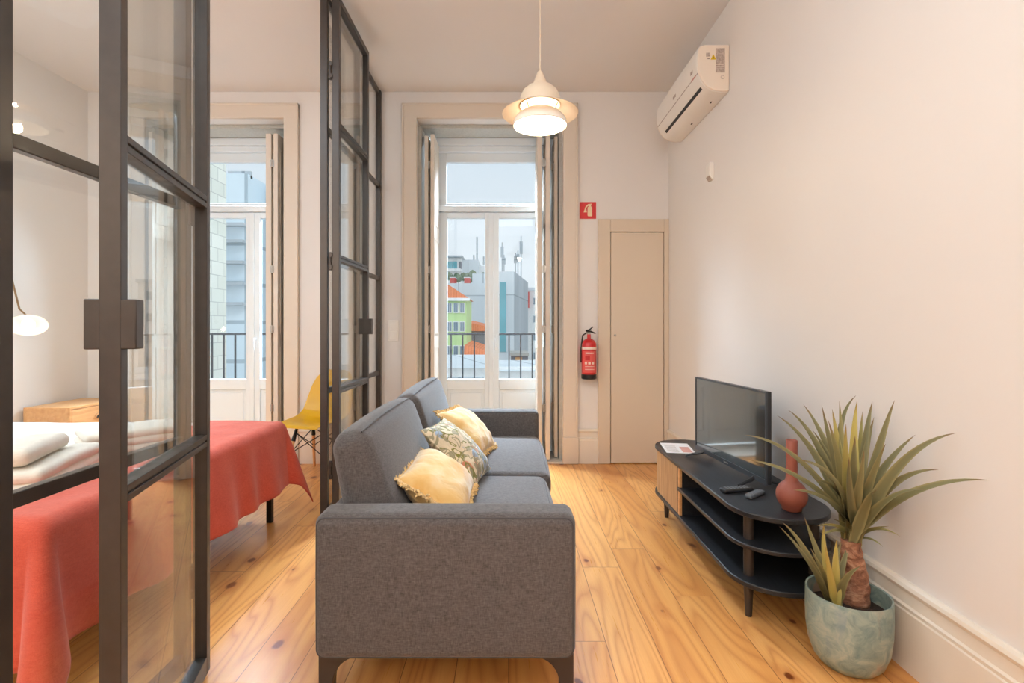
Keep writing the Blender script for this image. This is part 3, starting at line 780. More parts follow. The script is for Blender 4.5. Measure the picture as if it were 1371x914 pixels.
# white building at right
Y = 56.0
t = thing('white_building', 'white multi-storey building with grey windows right of the clad building', 'building', (pxx(716, Y), Y, ZG))
block(t, 'wall', pxx(707, Y), pxx(752, Y), Y, Y+9, ZG, pxz(386, Y), 'bwhite')
block(t, 'roof', pxx(704, Y), pxx(754, Y), Y-0.3, Y+9, pxz(389, Y), pxz(385, Y), 'clad')
block(t, 'red_bay', pxx(704, Y), pxx(708.5, Y), Y-0.5, Y, pxz(412, Y), pxz(391, Y), 'brick_red')
for row in (403, 427, 451, 476):
    for cx in (716.5, 729, 742):
        xw, zw = pxx(cx, Y), pxz(row, Y)
        m = MB(); m.box(xw-0.24, xw+0.24, Y-0.08, Y+0.02, zw-0.42, zw+0.42); f = put('window', m, M['clad'], t, smooth=False)
        m = MB(); m.box(xw-0.18, xw+0.18, Y-0.1, Y-0.07, zw-0.34, zw+0.34); put('pane', m, M['bpane'], f, smooth=False)
# low white roofs in the courtyard
Y = 17.0
t = thing('workshop', 'low white workshop roofs in the courtyard below the railing', 'workshop', (pxx(660, Y), Y, ZG))
block(t, 'wall', pxx(560, Y), pxx(760, Y), Y, Y+3, ZG, pxz(492, Y), 'bwhite')
hip_roof(t, pxx(560, Y), pxx(655, Y), Y-0.2, Y+3.2, pxz(492, Y), 0.35, 'clad')
hip_roof(t, pxx(660, Y), pxx(770, Y), Y-0.2, Y+3.2, pxz(496, Y), 0.25, 'clad')
block(t, 'parapet', pxx(600, Y), pxx(650, Y), Y-1.2, Y-1.0, pxz(512, Y), pxz(500, Y), 'clad_dark')
Y = 30.0
t = thing('shed', 'small brown outbuilding at the foot of the clad building', 'shed', (pxx(695, Y), Y, ZG))
block(t, 'wall', pxx(684, Y), pxx(707, Y), Y, Y+3, ZG, pxz(476, Y), 'slate'); block(t, 'roof', pxx(683, Y), pxx(708, Y), Y-0.2, Y+3, pxz(476, Y), pxz(472.5, Y), 'stone')
block(t, 'door', pxx(690, Y), pxx(699, Y), Y-0.05, Y, pxz(488, Y), pxz(478, Y), 'oak')
# neighbours past the bedroom window
t = thing('tiled_building', 'neighbouring wall of cream tiles close outside the bedroom window', 'building', (-4.6, 6.6, ZG))
block(t, 'wall', -5.4, -4.0, 6.5, 7.26, ZG, 8.0, 'cream_tile')
Y = 15.0
t = thing('office_building', 'pale blue sheeted building beyond the tiled wall', 'building', (pxx(330, Y), Y, ZG))
block(t, 'wall', pxx(250, Y), pxx(331, Y), Y, Y+6, ZG, pxz(232, Y), 'haze_glass')
block(t, 'wall', pxx(331, Y), pxx(343, Y), Y+2, Y+6, ZG, pxz(222, Y), 'clad_dark')
block(t, 'wall', pxx(343, Y), pxx(372, Y), Y+1, Y+6, ZG, pxz(237, Y), 'haze_glass')
block(t, 'roof_rail', pxx(300, Y), pxx(331, Y), Y+0.2, Y+0.3, pxz(236, Y), pxz(226, Y), 'clad_dark')
for z in (300, 322, 350, 378, 405):
    block(t, 'ledge', pxx(250, Y), pxx(331, Y), Y-0.25, Y, pxz(z+4, Y), pxz(z, Y), 'clad_dark')
# ================================================================== SOFA
SX0, SX1, SY0, SY1 = -0.613, 0.212, 1.60, 3.745
S = thing('sofa', 'charcoal grey two-seat fabric sofa with square arms standing on the pine floor', 'sofa', (-0.2, 2.67, 0))
def piping(mb, h, r, axis, sgn, mat, rad=0.004):
    k = 0.7071; a, b = [j for j in range(3) if j != axis]
    pts = []
    ra = r*(1-k) if False else r
    for ca, cb, a0 in ((1, 1, 0), (-1, 1, 90), (-1, -1, 180), (1, -1, 270)):
        for i in range(5):
            an = R(a0+90*i/4); p = [0, 0, 0]
            p[a] = ca*(h[a]-r)+r*k*math.cos(an); p[b] = cb*(h[b]-r)+r*k*math.sin(an); p[axis] = sgn*(h[axis]-r+r*k); pts.append(mat @ Vector(p))
    mb.tube(pts, rad, 6, closed=True)
for yc in (SY0+0.071, SY1-0.071):
    h = ((SX1-SX0)/2, 0.071, 0.228); mt = Matrix.Translation(((SX0+SX1)/2, yc, 0.382))
    m = MB(); m.rbox(h, 0.034, mt, puff=(0.002, 0.006, 0.003)); a = put('armrest', m, M['sofa'], S)
    m = MB()
    for sg in (-1, 1): piping(m, h, 0.034, 1, sg, mt, 0.0035)
    put('piping', m, M['sofa_seam'], a)
m = MB(); m.rbox((0.385, (SY1-SY0)/2-0.14, 0.085), 0.02, Matrix.Translation((-0.205, 2.672, 0.242))); put('seat_base', m, M['sofa'], S)
m = MB(); m.rbox((0.022, (SY1-SY0)/2-0.14, 0.215), 0.018, Matrix.Translation((SX0+0.026, 2.672, 0.375))); put('back_frame', m, M['sofa'], S)
YM = 2.655
for k, (ya, yb) in enumerate(((SY0+0.142, YM-0.002), (YM+0.002, SY1-0.142))):
    hy = (yb-ya)/2; yc = (ya+yb)/2
    h = (0.345, hy, 0.072); mt = Matrix.Translation((-0.150 if k == 0 else -0.124, yc, 0.368))
    m = MB(); m.rbox(h, 0.05, mt, puff=(0.012, 0.004, 0.016)); c = put('seat_cushion', m, M['sofa'], S)
    m = MB(); piping(m, h, 0.05, 2, 1, mt, 0.003); put('piping', m, M['sofa_seam'], c)
    # back cushion, leaning
    h = (0.078, hy-0.002, 0.205)
    tilt = Matrix.Rotation(R(-15 if k == 0 else -13), 4, 'Y')
    mt = Matrix.Translation((-0.505 if k == 0 else -0.500, yc, 0.638 if k == 0 else 0.646)) @ tilt
    fn = lambda o: Vector((o.x*(1-0.16*(o.z/0.205)), o.y, o.z))
    m = MB(); m.rbox(h, 0.055, mt, puff=(0.022, 0.004, 0.014), fn=fn, ni=8); c = put('back_cushion', m, M['sofa'], S)
    m = MB(); k7 = 0.78
    pts = []
    for i in range(25):
        f_ = i/24; yy = -h[1]+0.03+(2*h[1]-0.06)*f_
        sag = 0.014*(1-abs(2*f_-1)**2.4)
        pts.append(mt @ fn(Vector((h[0]-0.055+0.055*0.62+sag*0.4, yy, h[2]-0.055+0.055*0.80+sag*0.8))))
    m.tube(pts, 0.003, 6); put('seam', m, M['sofa_seam'], c)
def sofa_leg(x, y, sx):
    # flat bracket: top flange, filleted into an upright
    pts = [(0, 0.158), (0.15, 0.158), (0.15, 0.151)]
    for i in range(9):
        a = R(90*i/8); pts.append((0.13-0.085*math.sin(a), 0.055+0.088*math.cos(a)+0.002))
    pts += [(0.043, 0.0), (0, 0.0)]
    m = MB(); m.prism([(x+sx*u, v) for u, v in pts], 'y', y-0.02, y+0.02); put('leg', m, M['sofa_leg'], S, bevel=0.002)
for y in (SY0+0.06, SY1-0.08):
    sofa_leg(SX0+0.004, y, 1); sofa_leg(SX1-0.004, y, -1)

# ================================================================== CUSHIONS
def basis(c, ex, ey):
    ex = Vector(ex).normalized(); ey = Vector(ey); ey = (ey-ex*ex.dot(ey)).normalized(); ez = ex.cross(ey)
    mt = Matrix((ex, ey, ez)).transposed().to_4x4(); mt.translation = Vector(c); return mt
def pillow(name, label, mat, c, ex, ey, w, h, t, group, fringe=True, seed=0, sag=0.0):
    rt = thing(name, label, 'cushion', c, group=group)
    mt = basis(c, ex, ey); off = Vector((seed*7.3, seed*3.1, 0))
    def P(u, v, s):
        x = w/2*u*(1-0.07*(1-v*v)); y = h/2*v*(1-0.07*(1-u*u))
        f = (max(0, 1-abs(u)**2.2)**0.55)*(max(0, 1-abs(v)**2.2)**0.55)
        n_ = mnoise.noise(Vector((x*9, y*9, s*3))+off)*0.012+mnoise.noise(Vector((x*22, y*22, s*5))+off)*0.006
        z = s*(t/2*f+n_*min(1, f*2.2))-sag*(u*u)
        return mt @ Vector((x, y, z))
    m = MB(); n = 30
    for s in (1, -1):
        m.grid(lambda a, b: P(2*a-1, 2*b-1, s), n, n)
    bmesh.ops.remove_doubles(m.bm, verts=m.bm.verts, dist=0.0008)
    put('cover', m, M[mat], rt)
    if fringe:
        m = MB(); rr = random.Random(seed+11); N = 300
        for i in range(N):
            q = 4*i/N; k = int(q); f_ = (q-k)*2-1
            u, v = ((f_, 1), (1, -f_), (-f_, -1), (-1, f_))[k]
            p = P(u, v, 1); inn = P(u*0.9, v*0.9, 1)
            o = mt.to_3x3() @ Vector((u if abs(u) == 1 else 0, v if abs(v) == 1 else 0, 0)).normalized()
            d = (o+Vector((rr.uniform(-.6, .6), rr.uniform(-.6, .6), rr.uniform(-.6, .6)))).normalized()
            L = rr.uniform(0.018, 0.038)
            m.tube([p-o*0.004, p+d*L*0.5, p+d*L*0.6+Vector((rr.uniform(-.008, .008), rr.uniform(-.008, .008), rr.uniform(-.01, .004)))], [0.0045, 0.006, 0.002], 4)
        put('fringe', m, M['fringe'], rt)
    else:
        m = MB(); pts = [P(u, -1, 1) for u in [i/8-1 for i in range(17)]]+[P(1, v, 1) for v in [i/8-1 for i in range(1, 17)]]+[P(-u, 1, 1) for u in [i/8-1 for i in range(1, 17)]]+[P(-1, -v, 1) for v in [i/8-1 for i in range(1, 16)]]
        m.tube(pts, 0.0045, 6, closed=True); put('piping', m, M['print'], rt)
    return rt
G = 'scatter cushions along the sofa backrest'
pillow('scatter_cushion', 'mustard fringed cushion nearest the front armrest of the sofa', 'yellow', (-0.283, 2.11, 0.562), (0, 1, 0), (-0.30, 0, 0.19), 0.47, 0.30, 0.19, G, seed=1)
pillow('scatter_cushion', 'leaf-patterned cushion between the two mustard cushions on the sofa', 'print', (-0.250, 2.53, 0.590), (0.18, 0.98, -0.02), (-0.18, 0.06, 0.19), 0.36, 0.36, 0.15, G, fringe=False, seed=2)
pillow('scatter_cushion', 'mustard fringed cushion farthest along the sofa, behind the leaf-patterned one', 'yellow', (-0.240, 3.03, 0.592), (0.2, 0.97, -0.06), (-0.26, 0.05, 0.25), 0.40, 0.34, 0.16, G, seed=3)

# ================================================================== BED
BX0, BX1, BY0, BY1 = -3.62, -1.46, 1.60, 3.19
BED = thing('bed', 'double bed on thin black metal legs, seen through the glass partition', 'bed', (-2.5, 2.4, 0))
m = MB(); m.rbox(((BX1-BX0)/2, (BY1-BY0)/2, 0.155), 0.05, Matrix.Translation(((BX0+BX1)/2, 2.395, 0.435)), puff=(0, 0, 0.004)); put('mattress', m, M['white_cloth'], BED)
m = MB()
m.box(BX0, BX1+0.01, BY0+0.01, BY0+0.04, 0.235, 0.28); m.box(BX0, BX1+0.01, BY1-0.04, BY1-0.01, 0.235, 0.28)
m.box(BX1-0.02, BX1+0.01, BY0+0.01, BY1-0.01, 0.235, 0.28); m.box(BX0, BX0+0.03, BY0+0.01, BY1-0.01, 0.235, 0.28)
for i in range(9): m.box(BX0+0.2+0.22*i, BX0+0.25+0.22*i, BY0+0.04, BY1-0.04, 0.262, 0.278)
put('bed_frame', m, M['black_metal'], BED, smooth=False)
for x in (BX0+0.03, BX1-0.012):
    for y in (BY0+0.04, BY1-0.03):
        m = MB(); m.box(x-0.016, x+0.016, y-0.016, y+0.016, 0, 0.24); put('leg', m, M['black_metal'], BED, bevel=0.002)
def draper(x1, y0, y1, zt, r, amp, flare, seed, zmin=0.012):
    def fold(s, e):   # along an edge: out, down
        a = min(s, r*PI/2)/r
        return e+r*math.sin(a), r*(1-math.cos(a))+max(0, s-r*PI/2)
    def D(a, b):
        da = max(0, a-x1); db = max(0, b-y1) if b > y1 else max(0, y0-b); sg = 1 if b > y1 else -1
        n_ = mnoise.noise(Vector((a*3.1, b*3.1, seed)))
        top = 0.006*n_+0.004*mnoise.noise(Vector((a*9, b*9, seed)))
        if da <= 0 and db <= 0: return Vector((a, b, zt+top))
        rho = math.hypot(da, db); phi = math.atan2(db, da)
        o, dz = fold(rho, 0)
        hang = max(0, rho-r)/0.4
        along = b if da > db else a
        wave = amp*hang*math.cos(2*phi)**2*(math.sin(along*19+2.2*mnoise.noise(Vector((along*2.2, seed, 1))))*0.6+0.9*mnoise.noise(Vector((along*5, rho*2, seed))))
        out = o+wave+0.045*hang+flare*math.sin(2*phi)**2*max(0, rho-r)
        x = min(a, x1)+out*math.cos(phi)*(1 if da > 0 else 0)
        yb = y1 if sg > 0 else y0
        y = (b if db <= 0 else yb+sg*out*math.sin(phi))
        if da <= 0: x = a
        z = zt-dz+top*max(0, 1-hang)+0.0*phi
        # cloth that reaches the floor spreads on it
        if z < zmin:
            ex = zmin-z; z = zmin+0.004*(1+n_); x += ex*0.5*math.cos(phi); y += sg*ex*0.5*math.sin(phi)
        return Vector((x, y, z))
    return D
D = draper(BX1+0.0, BY0, BY1, 0.600, 0.035, 0.006, 0.0, 2.0)
m = MB(); xa, xb = BX0, BX1+0.20; ya, yb = BY0-0.30, BY1+0.30
def Dd(u, v):
    a = xa+(xb-xa)*u; b = ya+(yb-ya)*v; p = D(a, b); return p
m.grid(Dd, 44, 60)
duv = put('duvet', m, M['white_cloth'], None, solid=0.012)
tag(duv, 'white duvet spread over the bed under the coral throw', 'duvet')
D2 = draper(BX1+0.012, BY0-0.012, BY1+0.012, 0.613, 0.045, 0.030, 0.23, 5.0)
m = MB(); xa2, xb2 = -1.86, BX1+0.43; ya2, yb2 = BY0-0.47, BY1+0.42
m.grid(lambda u, v: D2(xa2+(xb2-xa2)*u+0.03*math.sin(v*5)*(1-u), ya2+(yb2-ya2)*v), 70, 120)
th = put('bed_throw', m, M['coral'], None, solid=0.006, angle=180)
tag(th, 'coral red throw draped over the foot of the bed', 'blanket')

# folded towels
def towel(label, c, rotz, L, W, n, t, roll=True):
    rt = thing('folded_towel', label, 'towel', c, rotz, group='cream towels laid out on the bed')
    rr = random.Random(int(abs(c[0]*100)))
    z = 0
    # one continuous folded sheet: section in local x-z, extruded along local y with soft ends
    def lay(z0, w_, l_, th):
        m.rbox((l_/2, w_/2, th/2), th*0.48, Matrix.Translation((0, 0, z0+th/2)), puff=(0, 0, 0.004), ni=8, nc=4,
               fn=lambda o: Vector((o.x, o.y, o.z+0.006*mnoise.noise(Vector((o.x*8, o.y*8, z0*9+c[0]))))))
    for i in range(n):
        m = MB(); lay(z, W*(1-0.02*i), L*(1-0.02*i), t)
        put('towel_fold', m, M['towel'], rt, world=False); z += t*0.93
    return rt
zt = 0.622
towel('large cream towel in the lower bundle nearest the partition glass', (-1.79, 1.95, zt), R(108), 0.50, 0.24, 2, 0.045)
towel('rolled cream hand towel lying on top of the larger towel', (-1.80, 1.90, zt+0.094), R(112), 0.36, 0.17, 1, 0.06)
towel('folded stack of cream towels at the middle of the bed', (-1.80, 2.46, zt+0.0), R(48), 0.42, 0.28, 3, 0.036)

# ================================================================== BEDSIDE TABLE + WALL LAMP
T = thing('bedside_table', 'low light oak bedside table with a half-moon pull by the far wall', 'table', (-3.51, 4.17, 0))
x0, x1, y0, y1, z0, z1 = -3.695, -3.34, 3.90, 4.45, 0.22, 0.588
m = MB(); m.box(x0, x1-0.02, y0+0.012, y1-0.012, z0, z1-0.018); m.box(x0, x1, y0, y0+0.018, z0, z1); m.box(x0, x1, y1-0.018, y1, z0, z1); m.box(x0, x1, y0+0.018, y1-0.018, z1-0.018, z1)
put('carcass', m, M['oak'], T, bevel=0.002)
for za, zb in ((0.40, 0.566), (0.228, 0.394)):
    m = MB(); m.box(x1-0.018, x1-0.002, y0+0.021, y1-0.021, za, zb); d = put('drawer', m, M['oak'], T, bevel=0.002)
    m = MB(); m.prism([(4.175+0.042*math.cos(R(180*i/12)), (za+zb)/2-0.01+0.034*math.sin(R(180*i/12))) for i in range(13)], 'x', x1-0.004, x1+0.010)
    put('pull', m, M['leg_wood'], d, bevel=0.002)
    m = MB(); m.prism([(4.175+0.034*math.cos(R(180*i/12)), (za+zb)/2-0.014+0.026*math.sin(R(180*i/12))) for i in range(13)], 'x', x1+0.0095, x1+0.0108)
    put('pull_recess', m, M['dark'], d, smooth=False)
for x in (x0+0.04, x1-0.04):
    for y in (y0+0.04, y1-0.04):
        m = MB(); m.cyl((x, y, 0), (x, y, z0), 0.012, 0.018, 12); put('leg', m, M['oak'], T)

WL = thing('wall_lamp', 'lit brass wall lamp with a round white dish shade above the bed', 'lamp', (-3.715, 3.73, 1.78))
ax = Vector((0.46, -0.50, -0.73)).normalized()
dc = at(38, 434, 3.73)
rot = ax.to_track_quat('Z', 'Y').to_matrix().to_4x4(); mt = Matrix.Translation(dc) @ rot
m = MB(); m.lathe([(r0*0.82, z0) for r0, z0 in [(0.0, -0.045), (0.03, -0.043), (0.07, -0.030), (0.11, -0.010), (0.136, 0.008), (0.134, 0.011), (0.108, -0.006), (0.07, -0.025), (0.03, -0.037), (0.0, -0.039)]], mat=mt, seg=40)
put('dish_shade', m, M['milk'], WL)
m = MB(); m.lathe([(0.0, 0.042)]+[(0.04*math.sin(R(a)), 0.002+0.04*math.cos(R(a))) for a in range(15, 166, 15)]+[(0.0, -0.038)], mat=mt, seg=24); put('globe_bulb', m, M['bulb'], WL)
top = mt @ Vector((0, 0, -0.045))
m = MB(); m.cyl(mt @ Vector((0, 0, -0.075)), mt @ Vector((0, 0, -0.04)), 0.018, 0.024, 16); put('socket', m, M['brass'], WL)
m = MB(); m.tube([mt @ Vector((0, 0, -0.07)), at(26, 417, 3.73)+Vector((0, 0, 0.02)), at(15, 370, 3.73), Vector((-3.66, 3.73, 1.72)), Vector((-3.70, 3.73, 1.78))], 0.006, 8); put('arm', m, M['brass'], WL)
m = MB(); m.tube([(-3.72, 3.73, 1.78), (-3.695, 3.73, 1.78)], [0.05, 0.048], 24); put('wall_plate', m, M['brass'], WL)

# ================================================================== YELLOW CHAIR
CH = thing('dining_chair', 'mustard yellow moulded shell chair on wooden dowel legs beside the bedroom window', 'chair', (-1.56, 4.18, 0))
CA = R(16)
def cw(f, l, z): return Vector((-1.56-f*math.sin(CA)+l*math.cos(CA), 4.18-f*math.cos(CA)-l*math.sin(CA), z))
prof = [(0.245, 0.418, 0.17, 0.0), (0.225, 0.436, 0.19, 0.004), (0.17, 0.440, 0.21, 0.012), (0.08, 0.428, 0.225, 0.026), (-0.02, 0.424, 0.23, 0.036), (-0.10, 0.438, 0.23, 0.046), (-0.16, 0.478, 0.228, 0.052),
        (-0.195, 0.54, 0.225, 0.052), (-0.218, 0.61, 0.218, 0.046), (-0.238, 0.69, 0.205, 0.036), (-0.255, 0.76, 0.18, 0.024), (-0.268, 0.81, 0.14, 0.014), (-0.275, 0.832, 0.085, 0.006)]
def shell(u, v):
    q = u*(len(prof)-1); i = min(int(q), len(prof)-2); f_ = q-i
    a = [prof[i][k]*(1-f_)+prof[i+1][k]*f_ for k in range(4)]
    nx = prof[i+1][0]-prof[i][0]; nz = prof[i+1][1]-prof[i][1]; L = math.hypot(nx, nz); nf, nz2 = (nz/L, -nx/L)
    s = 2*v-1; c = a[3]*abs(s)**2.2
    return cw(a[0]+nf*c, a[2]*s, a[1]+nz2*c)
m = MB(); m.grid(shell, 36, 20); put('seat_shell', m, M['chair'], CH, solid=0.006, subs=1)
tops = {}; bots = {}
for fx in (1, -1):
    for ly in (1, -1):
        a = cw(0.10*fx-0.0, 0.115*ly, 0.405); b = cw(0.18*fx if fx > 0 else -0.21, 0.185*ly, 0.0)
        tops[fx, ly] = a; bots[fx, ly] = b
        mid = a.lerp(b, 0.28)
        m = MB(); m.cyl(mid-(b-a)*0.05, b, 0.015, 0.0105, 14); lg = put('leg', m, M['leg_wood'], CH)
        m = MB(); m.cyl(a, mid, 0.010, 0.017, 12); put('leg_bracket', m, M['black_metal'], lg)
m = MB()
for (p, q) in (((1, 1), (1, -1)), ((-1, 1), (-1, -1)), ((1, 1), (-1, 1)), ((1, -1), (-1, -1))):
    a, b = tops[p], bots[p]; c, d = tops[q], bots[q]
    m.tube([a.lerp(b, 0.12), c.lerp(d, 0.52)], 0.004, 6); m.tube([c.lerp(d, 0.12), a.lerp(b, 0.52)], 0.004, 6)
put('wire_brace', m, M['black_metal'], CH)
m = MB()
for ly in (1, -1): m.tube([tops[1, ly]+Vector((0, 0, 0.004)), cw(0.0, 0.09*ly, 0.415), tops[-1, ly]+Vector((0, 0, 0.012))], 0.008, 8)
put('mounting_rail', m, M['black_metal'], CH)

# ================================================================== TV STAND
TX0, TX1, TY0, TY1, TR = 0.925, 1.335, 1.98, 3.41, 0.2
TS = thing('tv_stand', 'black oval-ended tv stand with open shelves and a slatted oak end cupboard', 'tv stand', (1.13, 2.69, 0))
outl = rrect(TX0, TX1, TY0, TY1, TR, 14)
def slab(name, poly, z0, z1):
    m = MB(); m.prism(poly, 'z', z0, z1); return put(name, m, M['black_wood'], TS, bevel=0.004, angle=30)
slab('top', outl, 0.433, 0.455)
slab('bottom_shelf', outl, 0.150, 0.172)
mid = [p for p in rrect(TX0, TX1, TY0, TY1, TR, 14) if p[1] < 2.6]
ins = [(x, y) for x, y in outl if y < TY0+TR+1e-6]
ms = [(TX1, 2.815), (TX0, 2.815)]+[p for p in outl if p[1] <= TY0+TR+1e-6]
slab('middle_shelf', ms, 0.306, 0.324)
for x in (1.0, 1.272):
    m = MB(); m.cyl((x, 2.135, 0.172), (x, 2.135, 0.433), 0.0205, seg=20); put('post', m, M['black_post'], TS)
for x in (1.0, 1.272):
    for y in (2.135, 3.24):
        m = MB(); m.cyl((x, y, 0), (x, y, 0.151), 0.013, 0.021, 18); put('leg', m, M['black_post'], TS)
m = MB(); m.box(TX0+0.022, TX1-0.01, 2.80, 2.825, 0.172, 0.433); put('side_panel', m, M['black_wood'], TS, smooth=False)
m = MB(); m.box(TX0+0.008, TX0+0.022, 2.80, 2.825, 0.172, 0.433); put('oak_edge', m, M['oak'], TS, smooth=False)
m = MB(); m.box(TX1-0.012, TX1-0.004, 2.2, 3.2, 0.172, 0.306); m.box(TX1-0.012, TX1-0.004, 2.42, 3.2, 0.324, 0.433); put('back_panel', m, M['black_wood'], TS, smooth=False)
# tambour door: ripple along the outline
def path(inset):
    pts = []; cx, cy = (TX0+TX1)/2, TY1-TR; r = TR-inset
    L1 = cy-2.845; L2 = PI*r*0.86; n = 300
    for i in range(n+1):
        s = (L1+L2)*i/n
        rip = 0.0045*abs(math.sin(PI*s/0.0175))**0.5
        if s <= L1: pts.append((TX0+inset-rip, 2.845+s))
        else:
            a = PI-(s-L1)/r; pts.append((cx+(r+rip)*math.cos(a), cy+(r+rip)*math.sin(a)))
    return pts
m = MB(); o = path(0.012); cx, cy = (TX0+TX1)/2, TY1-TR
inn = [(TX0+0.026, y) if y <= cy else (cx+(x-cx)*0.9, cy+(y-cy)*0.9) for x, y in o]
n = len(o)
for i in range(n-1):
    q = [o[i], o[i+1], inn[i+1], inn[i]]
    m.faces_of([Vector((x, y, z)) for z in (0.173, 0.432) for x, y in q], [(0, 1, 5, 4), (2, 3, 7, 6)]+([(3, 0, 4, 7)] if i == 0 else []))
put('slatted_door', m, M['slat'], TS, smooth=False)
m = MB(); m.box(TX0+0.010, TX0+0.030, 2.8275, 2.842, 0.173, 0.432); put('gap_shade_strip', m, M['dark'], TS, smooth=False)  # dark strip standing for the shaded gap beside the slatted door

# ================================================================== TELEVISION
pa = Vector((1.112, 3.04)); pb = Vector((1.176, 2.33)); pc = (pa+pb)/2
ang = math.atan2((pb-pa).y, (pb-pa).x); W2 = (pb-pa).length/2
TV = thing('television', 'flat screen television on two splayed feet, switched off, on the black stand', 'television', (pc.x, pc.y, 0.455), ang)
def lb(name, mat, x0, x1, y0, y1, z0, z1, parent=TV, bevel=0.002):
    m = MB(); m.box(x0, x1, y0, y1, z0, z1); return put(name, m, M[mat], parent, world=False, bevel=bevel)
zb, zt_ = 0.026, 0.452
lb('housing', 'tvbody', -W2, W2, 0.0, 0.022, zb, zt_, bevel=0.004); lb('back_cover', 'tvbody', -W2*0.72, W2*0.72, 0.022, 0.06, zb+0.02, zb+0.26, bevel=0.012)
m = MB(); b = 0.009
m.box(-W2, W2, -0.006, 0.002, zb, zb+0.024); m.box(-W2, W2, -0.006, 0.002, zt_-b, zt_); m.box(-W2, -W2+b, -0.006, 0.002, zb+0.024, zt_-b); m.box(W2-b, W2, -0.006, 0.002, zb+0.024, zt_-b)
put('bezel', m, M['tvbezel'], TV, world=False, smooth=False)
lb('screen', 'screen', -W2+b, W2-b, -0.003, 0.001, zb+0.024, zt_-b, bevel=0)
lb('logo_plate', 'steel', -0.022, 0.022, -0.0068, -0.005, zb+0.008, zb+0.015, bevel=0)
for sx in (-1, 1):
    m = MB()
    for sy in (-1, 1):
        m.tube([(sx*0.25, 0.008, zb+0.012), (sx*0.262, 0.008+sy*0.03, 0.024), (sx*0.285, 0.008+sy*0.105, 0.006)], [0.011, 0.009, 0.006], 8)
    put('foot', m, M['tvbody'], TV, world=False)

# remotes, leaflet, vase
ZS = 0.455
def remote(label, c, rz, L, W, mat):
    t = thing('remote_control', label, 'remote control', c, rz, group='remote controls on the tv stand')
    m = MB(); m.rbox((L/2, W/2, 0.0095), 0.008, Matrix.Translation((0, 0, 0.0097)), ni=5, nc=3); put('body', m, M[mat], t, world=False)
    m = MB()
    for i in range(7):
        for j in (-1, 0, 1): m.box(-L*0.38+i*L*0.11, -L*0.38+i*L*0.11+L*0.06, j*W*0.27-W*0.08, j*W*0.27+W*0.08, 0.0185, 0.0205)
    put('keypad', m, M['key'], t, world=False, smooth=False)
remote('large black remote control lying in front of the television', (1.035, 2.325, ZS), R(12), 0.15, 0.046, 'remote_black')
remote('small grey remote control touching the television base', (1.088, 2.262, ZS), R(38), 0.12, 0.034, 'remote_grey')
t = thing('leaflet', 'white printed leaflet lying at the far end of the stand', 'leaflet', (1.04, 3.16, ZS), R(-8))
m = MB(); m.box(-0.085, 0.085, -0.13, 0.13, 0.0003, 0.0018); put('sheet', m, M['paper'], t, world=False, smooth=False)
m = MB(); m.box(0.015, 0.07, -0.11, 0.03, 0.0018, 0.0022); put('printed_block', m, M['paper_print'], t, world=False, smooth=False)
m = MB()
for i in range(7): m.box(-0.07, -0.005, -0.10+0.028*i, -0.092+0.028*i, 0.0018, 0.0021)
put('printed_lines', m, M['label_grey'], t, world=False, smooth=False)
vz = thing('vase', 'terracotta bottle vase with a round belly on the stand', 'vase', (1.155, 2.09, ZS))
pr = [(r0*0.88, z0) for r0, z0 in [(0.0, 0.0), (0.034, 0.0), (0.042, 0.004)]+[(0.067*math.sin(R(a)), 0.062-0.062*math.cos(R(a))) for a in range(40, 151, 10)]+[(0.027, 0.124), (0.0245, 0.14), (0.0235, 0.20), (0.0245, 0.284), (0.0225, 0.286), (0.019, 0.284), (0.018, 0.14), (0.0, 0.135)]]
m = MB(); m.lathe(pr, seg=48); put('body', m, M['terracotta'], vz, world=False, angle=70)

# ================================================================== POTTED PLANT
PCX, PCY = 1.212, 1.83
PL = thing('potted_plant', 'potted yucca with sword leaves in a sea-green glazed pot by the right wall', 'plant', (PCX, PCY, 0))
prof = [(0.0, 0.0), (0.085, 0.0), (0.105, 0.006), (0.128, 0.03), (0.146, 0.075), (0.154, 0.13), (0.156, 0.19), (0.155, 0.254), (0.1535, 0.258), (0.147, 0.256), (0.146, 0.19), (0.143, 0.13), (0.10, 0.05), (0.0, 0.04)]
prof = [(r0*0.86, z0) for r0, z0 in prof]
m = MB(); m.lathe(prof, seg=64); put('pot', m, M['pot'], PL, world=False, angle=60)
m = MB(); m.lathe([(0.0, 0.208), (0.05, 0.206), (0.09, 0.199), (0.126, 0.196), (0.12, 0.15), (0.0, 0.15)], seg=32); put('soil', m, M['soil'], PL, world=False)
C0 = Vector((1.250, 1.86, 0.20)); C1 = at(1142, 722, 1.85)
m = MB(); pts = []; rs = []
for i in range(26):
    f_ = i/25; p = C0.lerp(C1, f_); p.x += 0.008*math.sin(f_*5); pts.append(p)
    rs.append((0.050-0.020*f_)*(1+0.10*(abs(math.sin(f_*PI*5.5))-0.5)))
m.tube(pts, rs, 20); put('trunk', m, M['bark'], PL)
